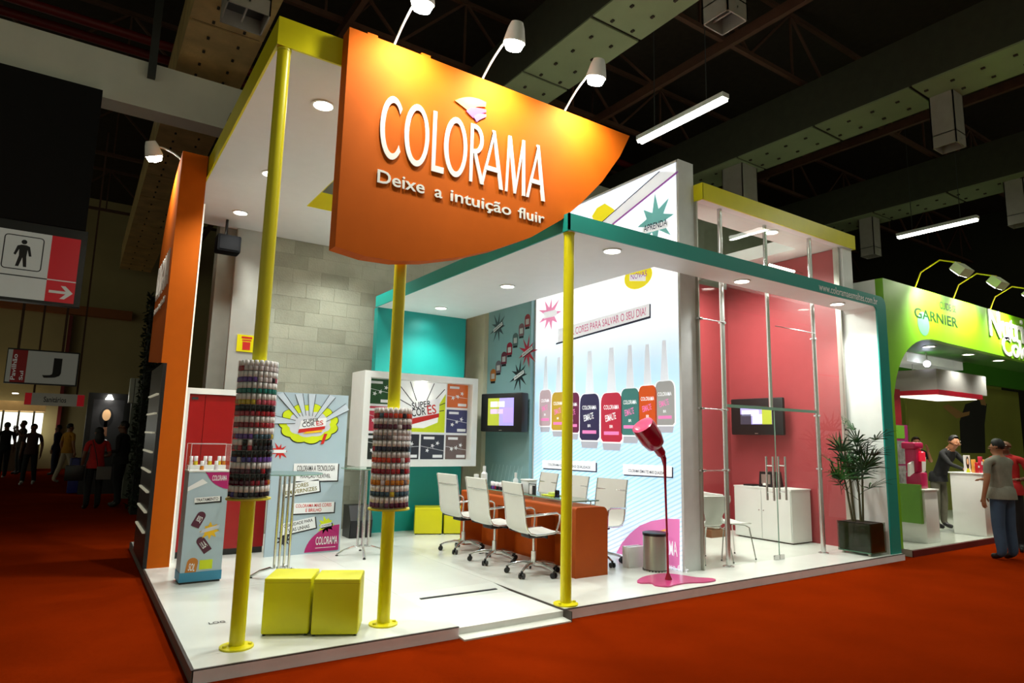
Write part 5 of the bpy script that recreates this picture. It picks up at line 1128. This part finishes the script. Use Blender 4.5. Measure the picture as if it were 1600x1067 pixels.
a_, b_, c_ = P_(308, 425), P_(607, 500), P_(308, 345); FP.text('GARNIER', a_[0], (a_[1]+b_[1])/2, b_[0]-a_[0], c_[1]-a_[1]-.02, mdk, 2, t); a_, b_ = P_(482, 365), P_(595, 390); FP.text('CUIDE-SE', a_[0], a_[1], b_[0]-a_[0], .13, mdk, 2, t)
c_ = P_(368, 470); FP.poly('leaf_emblem', ell(c_[0], c_[1], .20, .20), mat('mint_print', (90, 190, 120), .5), 1, t)
a_ = P_(825, 555); FP.text('Nutrisse', a_[0], a_[1], 2.6, .52, M_paper, 2, t, thick=.02); a_ = P_(915, 680); FP.text('Color', a_[0], a_[1]-.02, 1.6, .38, M_paper, 2, t, thick=.02)
def box_flood(bx, label):
    t = wthing('box_floodlight', (bx, GYF+.06, 4.2), label, 'floodlight', 'box floodlights on the green fascia'); h = Vector((bx+.25, GYF-.55, 4.42))
    MB().tube([(bx, GYF+.06, 4.18), (bx+.02, GYF-.05, 4.45), (bx+.12, GYF-.3, 4.62), (h.x, h.y, h.z+.12)], .012, 8).build('arm', M_yellow, t)
    tg = (Vector((bx+.3, GYF, 3.9))-h).normalized(); q = tg.to_track_quat('Z', 'Y').to_matrix(); mb = MB().box(-.14, .14, -.10, .10, -.08, .06); mb.v = [q @ p + h for p in mb.v]; mb.build('housing', mat('pale_lamp_housing', (200, 206, 170), .4), t)
    mb = MB().box(-.12, .12, -.085, .085, .058, .066); mb.v = [q @ p + h for p in mb.v]; mb.build('lamp_glass', M_flood, t); spot('box_flood_lamp', h+tg*.1, (bx+.3, GYF, 3.8), 300, 115, .8, (1, .98, .8), .06)
for bx, lb in ((11.35, 'box floodlight above the word on the green fascia'), (12.75, 'box floodlight in the middle of the green fascia'), (14.3, 'box floodlight above the white lettering of the green fascia')): box_flood(bx, lb)
t = wthing('hanging_soffit_box', (14.4, 6.0, 2.6), 'grey hanging soffit box with red lit rim inside the green stand', 'soffit')
MB().box(13.4, 15.6, 5.6, 6.4, 2.66, 3.06).build('box', mat('warm_grey_board', (150, 146, 138), .6), t); MB().box(13.36, 15.3, 5.57, 6.4, 2.57, 2.66).build('red_rim', mat('red_rim', (150, 10, 30), .4, emit=.2), t)
MB().box(13.42, 15.2, 5.64, 6.38, 2.555, 2.57).build('lit_panel', glow('soffit_glow', (250, 244, 230), 1.5), t)
for x in (13.6, 15.4): MB().cyl((x, 6.1, 3.06), (x, 6.1, 3.40), .01, 6).build('hanging_wire', M_steel, t)
MB().box(13.3, 15.7, 5.95, 6.25, 3.40, 3.43).build('hanging_rail', M_steel, t)
# figure poster on the back wall
t = wthing('figure_poster', (18.5, 7.3, .1), 'tall olive poster of a dark clad figure at the back of the green stand', 'poster')
MB().box(15.9, 22.5, 7.3, 7.36, .1, 3.2).build('board', mat('olive_print', (132, 136, 52), .5, var=.12, scale=.8), t); pl = Plane((0, 7.3, 0), (1, 0, 0), (0, 0, 1))
pq = lambda pts: [pl.px(1380+x/2.223, 420+y/2.223) for x, y in pts]
pl.poly('figure', pq(((270, 640), (355, 640), (352, 540), (360, 470), (330, 455), (285, 470), (265, 530))), mat('near_black_print', (26, 24, 18), .6), 1, t); pl.poly('printed_arm', pq(((205, 478), (225, 470), (275, 500), (300, 495), (298, 508), (255, 520)),), mat('skin_print', (164, 124, 70), .5), 2, t)
pl.poly('printed_shoulder', pq(((335, 455), (352, 450), (357, 475), (340, 472))), mat('skin_print', (164, 124, 70), .5), 2, t)
# counters
t = wthing('white_counter', (13.3, 5.05, .1), 'white reception counter inside the green stand', 'counter'); MB().bevbox(13.0, 13.5, 4.84, 5.34, .1, 1.14, .01).build('body', M_white, t); MB().bevbox(12.98, 13.52, 4.82, 5.36, 1.14, 1.16, .006).build('top', M_white, t)
t = wthing('photo_card', (13.1, 5.15, 1.16), 'standing photo card of a woman on the white counter', 'card'); MB().box(13.03, 13.25, 5.10, 5.12, 1.16, 1.46).build('card', M_paper, t); pl = Plane((13.0, 5.10, 1.16), (1, 0, 0), (0, 0, 1)); pl.poly('hair', ell(.14, .17, .06, .11), M_ink, 1, t); pl.poly('face', ell(.14, .19, .034, .052), mat('portrait_skin', (226, 180, 132), .5), 2, t); pl.poly('lime_top', [(.06, .0), (.22, .0), (.18, .07), (.10, .07)], M_lime, 2, t)
rn = random.Random(4)
for i in range(6):
    bx, by = 13.1+.07*i, 4.94+.08*(i % 2); t = wthing('product_pack', (bx, by, 1.16), 'small %s product pack on the white counter' % ('red', 'gold', 'rose')[i % 3], 'package', 'packs on the white counter'); hh = .18+.05*(i % 3)
    MB().bevbox(bx-.035, bx+.035, by-.025, by+.025, 1.16, 1.16+hh, .006).build('box', col('pack_%d' % (i % 3), [(190, 20, 30), (214, 150, 60), (200, 40, 70)][i % 3]), t); MB().box(bx-.03, bx+.03, by-.027, by-.025, 1.16+hh*.5, 1.16+hh*.7).build('band', M_paper, t)
t = wthing('white_pedestal', (11.45, 5.15, .1), 'white pedestal with green side panel beside the magenta tower', 'pedestal'); MB().bevbox(11.18, 11.62, 4.97, 5.35, .1, .90, .008).build('body', M_white, t); MB().bevbox(11.16, 11.64, 4.95, 5.37, .90, .925, .006).build('top', M_white, t); MB().box(11.10, 11.17, 5.0, 5.4, .40, 1.0).build('green_panel', mat('apple_green', (96, 150, 40), .4), t)
t = wthing('magenta_product_display', (11.4, 5.15, .925), 'magenta sculpted product display with white wings on the pedestal', 'display'); mm = mat('magenta_plastic', (190, 26, 84), .35)
MB().bevbox(11.28, 11.52, 5.05, 5.28, .925, 1.18, .02).build('base', mm, t); MB().bevbox(11.24, 11.44, 5.08, 5.26, 1.18, 1.62, .03).build('tower', mm, t); MB().bevbox(11.18, 11.48, 5.06, 5.28, 1.55, 1.66, .03).build('cap', mm, t)
MB().prism([(11.44, 1.14), (11.62, 1.20), (11.66, 1.42), (11.44, 1.52)], 'y', 5.12, 5.15).build('wing', M_white, t); MB().prism([(11.24, 1.18), (11.07, 1.12), (11.09, 1.32), (11.24, 1.36)], 'y', 5.12, 5.15).build('wing', M_white, t); MB().lathe([(.05, 0), (.05, .14), (.02, .16)], (11.36, 5.05, 1.36), 12).build('product', mat('glowing_red_glass', (230, 30, 60), .2, emit=.5), t)
t = wthing('magenta_tower', (11.05, 5.6, .1), 'tall magenta shelf tower with photo panels just past the teal frame', 'display tower'); mt_ = mat('purple_magenta', (128, 24, 86), .45)
MB().box(11.12, 11.80, 5.44, 5.9, .1, 1.95).build('body', mt_, t); MB().box(11.10, 11.62, 5.44, 5.9, 1.95, 2.55).build('header', mat('wine_red_panel', (120, 8, 24), .45), t); pl = Plane((11.22, 5.44, .1), (1, 0, 0), (0, 0, 1))
pl.rect('green_label', .0, 1.62, .46, 1.84, mat('apple_green', (96, 150, 40), .4), 1, t); pl.rect('photo_panel', .04, 1.20, .44, 1.58, mat('grey_photo', (120, 124, 120), .3, var=.5, scale=14), 1, t); pl.rect('photo_panel', .04, .80, .44, 1.17, mat('grey_photo', (120, 124, 120), .3, var=.5, scale=14), 1, t); pl.rect('portrait_panel', .04, .32, .36, .66, mat('brown_photo', (110, 60, 40), .4, var=.4, scale=9), 1, t); pl.poly('portrait_face', ell(.2, .52, .06, .09), mat('portrait_skin', (226, 180, 132), .5), 2, t)

# ------------------------------------------------------------------ people
SKIN = mat('skin_tan', (168, 112, 80), .55, var=.06); SKIN_D = mat('skin_brown', (104, 64, 42), .55, var=.06); HAIR = mat('black_hair', (14, 11, 10), .6, var=.3, scale=30); HAIRB = mat('brown_hair', (46, 28, 18), .6, var=.3, scale=30)
EYEW = mat('eye_white', (220, 216, 210), .3); LIP = mat('lip', (140, 70, 62), .5)
def person(loc, rz, label, shirt, pants, shoes, skin=SKIN, hair=HAIR, h=1.70, arms=('down', 'down'), step=0.0, lean=0.0, sleeve='short', long_hair=False, bulk=1.0, bald=False):
    root = empty('person', loc, rz, label, 'person'); k = h/1.72
    V, E, Rd, kind = [], [], [], []
    def j(p, r, par=None, kd='shirt'):
        V.append(Vector(p)); Rd.append(r if isinstance(r, tuple) else (r, r))
        if par is not None: E.append((par, len(V)-1)); kind.append(kd)
        return len(V)-1
    L = lambda z: lean*max(0, z-.95)
    pel = j((0, 0, .95), (.150*bulk, .105*bulk))
    sp = j((0, L(1.12), 1.12), (.140*bulk, .100*bulk), pel); chs = j((0, L(1.30), 1.30), (.160*bulk, .105*bulk), sp); sh = j((0, L(1.42), 1.42), (.11, .075), chs)
    nk = j((0, L(1.49)+.005, 1.49), .052, sh, 'skin'); hb = j((0, L(1.56)+.02, 1.56), (.068, .080), nk, 'skin'); hm = j((0, L(1.63)+.015, 1.63), (.076, .094), hb, 'skin'); ht = j((0, L(1.69)+.005, 1.695), (.058, .070), hm, 'skin')
    nose = j((0, L(1.6)+.125, 1.595), .010, hb, 'skin')
    for s in (-1, 1):
        j((s*.084, L(1.6)+.005, 1.605), .014, hm, 'skin')
        st = step*s
        hp = j((s*.085, 0, .88), .092*bulk, pel, 'pants'); kn = j((s*.100, st*.5+.015, .49), .074*bulk, hp, 'pants'); an = j((s*.105, st-.02 if st > 0 else st*1.1-.02, .09), .058*bulk, kn, 'pants')
        ft = j((s*.105, st+.05 if st > 0 else st*1.1+.05, .045), (.042, .036), an, 'shoe'); j((s*.115, st+.15 if st > 0 else st*1.1+.15, .032), (.040, .026), ft, 'shoe')
        mode = arms[0 if s < 0 else 1]; y0 = L(1.40)
        shd = j((s*.185*bulk, y0, 1.395), .058, sh, 'shirt')
        if mode == 'down': el, wr, pd = (s*.245*bulk, y0*.6-.03, 1.13), (s*.25*bulk, y0*.4+.04, .88), Vector((0, .02, -1))
        elif mode == 'bent': el, wr, pd = (s*.25*bulk, y0-.03, 1.13), (s*.17, y0+.22, 1.10), Vector((-.3*s, .9, .1))
        elif mode == 'up': el, wr, pd = (s*.25, y0+.10, 1.20), (s*.12, y0+.20, 1.42), Vector((-.2*s, .1, .9))
        else: el, wr, pd = (s*.22, y0+.18, 1.20), (s*.18, y0+.40, 1.12), Vector((0, 1, -.1))
        mid = Vector((s*.185*bulk, y0, 1.395)).lerp(Vector(el), .62)
        sm_ = j(mid, .050, shd, 'shirt'); elb = j(el, .041, sm_, 'shirt' if sleeve == 'long' else 'skin'); w_ = j(wr, .027, elb, 'shirt' if sleeve == 'long' else 'skin')
        pd.normalize(); pm = j(Vector(wr)+pd*.055, (.036, .020), w_, 'skin'); sd = Vector((0, 1, 0)) if abs(pd.y) < .6 else Vector((s, 0, 0)); pc = Vector(wr)+pd*.085
        inn_ = Vector((-s, 0, 0)) if abs(pd.y) < .6 else Vector((0, 0, -1))
        for fi, (of, ln) in enumerate(((-.028, .055), (-.010, .072), (.010, .076), (.028, .066))):
            a = j(pc+sd*of, .0095, pm, 'skin'); b_ = j(pc+sd*of+pd*ln*.55+inn_*.006, .0088, a, 'skin'); j(pc+sd*of+pd*ln+inn_*.022, .0075, b_, 'skin')
        a = j(Vector(wr)+pd*.035+sd*.036, .011, pm, 'skin'); j(Vector(wr)+pd*.075+sd*.056+inn_*.01, .009, a, 'skin')
    me = bpy.data.meshes.new('body_cage'); me.from_pydata([tuple(p*k) for p in V], E, []); o = bpy.data.objects.new('body_cage', me); COL.objects.link(o)
    o.modifiers.new('skin', 'SKIN'); sv = me.skin_vertices[0].data
    for i, r in enumerate(Rd): sv[i].radius = (r[0]*k, r[1]*k)
    sv[0].use_root = True
    sb_ = o.modifiers.new('sub', 'SUBSURF'); sb_.levels = 2; sb_.render_levels = 2
    bpy.context.view_layer.update(); nm = bpy.data.meshes.new_from_object(o.evaluated_get(bpy.context.evaluated_depsgraph_get()))
    bpy.data.objects.remove(o); nm.name = 'body'
    slots = [skin, shirt, pants, shoes]; nm.materials.clear()
    for m_ in slots: nm.materials.append(m_)
    ix = {'skin': 0, 'shirt': 1, 'pants': 2, 'shoe': 3}; segs = [(V[a]*k, V[b]*k, ix[kd], sum(Rd[a])/2*k, sum(Rd[b])/2*k) for (a, b), kd in zip(E, kind)]
    for p in nm.polygons:
        c = p.center; best = 9; bi = 0
        for a, b, i_, ra_, rb_ in segs:
            ab = b-a; s_ = max(0, min(1, (c-a).dot(ab)/max(1e-9, ab.length_squared))); d_ = (a+ab*s_-c).length-(ra_*(1-s_)+rb_*s_)*.9
            if i_ == 0 and c.z > 1.44*k and abs(c.x) < .1*k: d_ -= .01
            if d_ < best: best = d_; bi = i_
        if bi == 1 and c.z < .93*k and abs(c.x) < .2*k: bi = 2
        p.material_index = bi; p.use_smooth = True
    bo = bpy.data.objects.new('body', nm); COL.objects.link(bo); bo.parent = root
    hy = L(1.63)*k
    if not bald:
        mb = MB(); vs = []; fs = []; nu, nv = 16, 7
        for i in range(nv+1):
            for q in range(nu):
                a = 2*PI*q/nu; low = 2.25 if math.sin(a) < -.1 else 1.8 if math.sin(a) < .2 else (1.3 if math.sin(a) < .6 else .85)
                t_ = i/nv*low; vs.append((.088*k*math.sin(t_)*math.cos(a), hy+.004*k+.098*k*math.sin(t_)*math.sin(a), 1.645*k+.098*k*math.cos(t_)))
        fs = [(i*nu+q, i*nu+(q+1) % nu, (i+1)*nu+(q+1) % nu, (i+1)*nu+q) for i in range(nv) for q in range(nu)]
        mb.add(vs, fs, True)
        if long_hair: mb.ball((0, hy-.06*k, 1.50*k), .095*k, .055*k, .16*k)
        mb.build('hair', hair, root)
    for s in (-1, 1): MB().ball((s*.030*k, hy+.100*k, 1.622*k), .011*k, .007*k, .007*k, 8, 6).build('eye', EYEW, root)
    MB().ball((0, hy+.100*k, 1.553*k), .022*k, .008*k, .006*k, 8, 6).build('mouth', LIP, root)
    MB().lathe([(.068*k, 0), (.060*k, .028*k), (.054*k, .03*k)], (0, L(1.45)*k, 1.442*k), 16).build('collar', shirt, root)
    MB().lathe([(.150*k*bulk, 0), (.168*k*bulk, .0), (.166*k*bulk, .06*k), (.152*k*bulk, .15*k), (.12*k*bulk, .19*k)], (0, .008, .86*k), 22, Matrix.Diagonal((1.04, .90, 1))).build('shirt_hem', shirt, root)
    return root
C_ = lambda n, c: mat('cloth_'+n, c, .85, var=.12, scale=10, bump=.3)
grey, jeans, redc, blk, wht, ylw, khaki, dkb = C_('grey_polo', (128, 126, 112)), C_('jeans', (58, 78, 104)), C_('red', (176, 22, 22)), C_('black', (16, 15, 17)), C_('white', (206, 204, 198)), C_('mustard', (190, 130, 30)), C_('beige', (186, 170, 146)), C_('navy', (28, 32, 58))
shoe = mat('shoe_leather', (22, 20, 20), .5); shoew = mat('shoe_white', (190, 190, 186), .5)
person((11.42, 4.02, 0), -.35, 'man seen from behind in grey polo shirt and blue jeans on the carpet', grey, jeans, shoe, h=1.72, arms=('down', 'fwd'), bulk=1.18)
person((12.5, 4.3, 0), 1.75, 'bald man in red shirt with white collar facing the grey polo man', redc, blk, shoe, SKIN_D, h=1.74, arms=('bent', 'down'), bulk=1.15, bald=True)
person((13.66, 5.82, .1), 2.9, 'person in black bending over behind the white counter', blk, C_('grey_trousers', (88, 84, 70)), shoe, h=1.70, arms=('fwd', 'fwd'), lean=.55, sleeve='long')
person((14.85, 6.7, .1), 2.6, 'person in black with raised arm behind the magenta display', blk, blk, shoe, SKIN, HAIRB, h=1.68, arms=('up', 'down'))
person((-.12, 23.3, 0), -.9, 'walking man in mustard shirt and beige trousers', ylw, khaki, shoew, h=1.70, step=.2, arms=('down', 'down'))
person((-.95, 22.7, 0), 2.9, 'person in dark clothes walking below the letter J sign', C_('maroon', (52, 22, 18)), blk, shoew, SKIN_D, h=1.66, step=.12)
person((-1.75, 25.6, 0), .4, 'person in black standing before the lit shop front', blk, blk, shoew, SKIN_D, h=1.70, step=.08)
person((-.45, 27.0, 0), 1.2, 'person in navy jacket near the cream end wall', dkb, dkb, shoe, SKIN_D, h=1.66, sleeve='long')
person((-1.45, 27.6, 0), 2.0, 'person with grey cap-like hair among the crowd at the shop front', C_('brown', (54, 40, 26)), blk, shoe, SKIN_D, mat('grey_hair', (96, 92, 80), .7), h=1.78, arms=('up', 'up'))
wo = person((.42, 15.6, 0), .25, 'woman in red top with black trousers and bag, seen from behind', redc, blk, shoe, SKIN_D, HAIR, h=1.60, long_hair=True, arms=('down', 'bent'))
person((.86, 15.9, 0), 1.1, 'man in dark suit jacket with white shirt beside the woman in red', blk, blk, shoe, SKIN_D, h=1.74, arms=('bent', 'down'), sleeve='long', step=.06)
t = wthing('handbag', (.08, 15.6, .66), 'black handbag held by the woman in red', 'bag'); MB().bevbox(-.08, .24, 15.5, 15.62, .56, .86, .02).build('bag_body', M_black, t); MB().tube([(0, 15.56, .84), (.02, 15.56, .98), (.08, 15.56, 1.02), (.14, 15.56, .98), (.16, 15.56, .84)], .008, 6).build('handle', M_black, t)
t = wthing('shoulder_bag', (.56, 15.4, .6), 'grey shoulder bag hanging behind the woman in red', 'bag'); MB().bevbox(.44, .70, 15.38, 15.46, .58, .84, .02).build('bag_body', mat('grey_canvas', (92, 88, 84), .8), t); MB().tube([(.46, 15.42, .82), (.40, 15.44, 1.1), (.32, 15.47, 1.36)], .008, 6).build('strap', M_black, t)

# ------------------------------------------------------------------ small floor marks
t = wthing('floor_sticker', (1.06, 5.75, FZ), 'small black printed sticker on the white platform floor', 'sticker')
MB().box(1.02, 1.16, 5.72, 5.80, FZ, FZ+.001).build('film', M_floor, t); pl = Plane((1.02, 5.72, FZ+.001), (1, 0, 0), (0, 1, 0)); pl.text('LOG', .01, .01, .12, .06, M_ink, 1, t)

for o in bpy.data.objects:
    for kx in ('_w', '_o'):
        if kx in o: del o[kx]
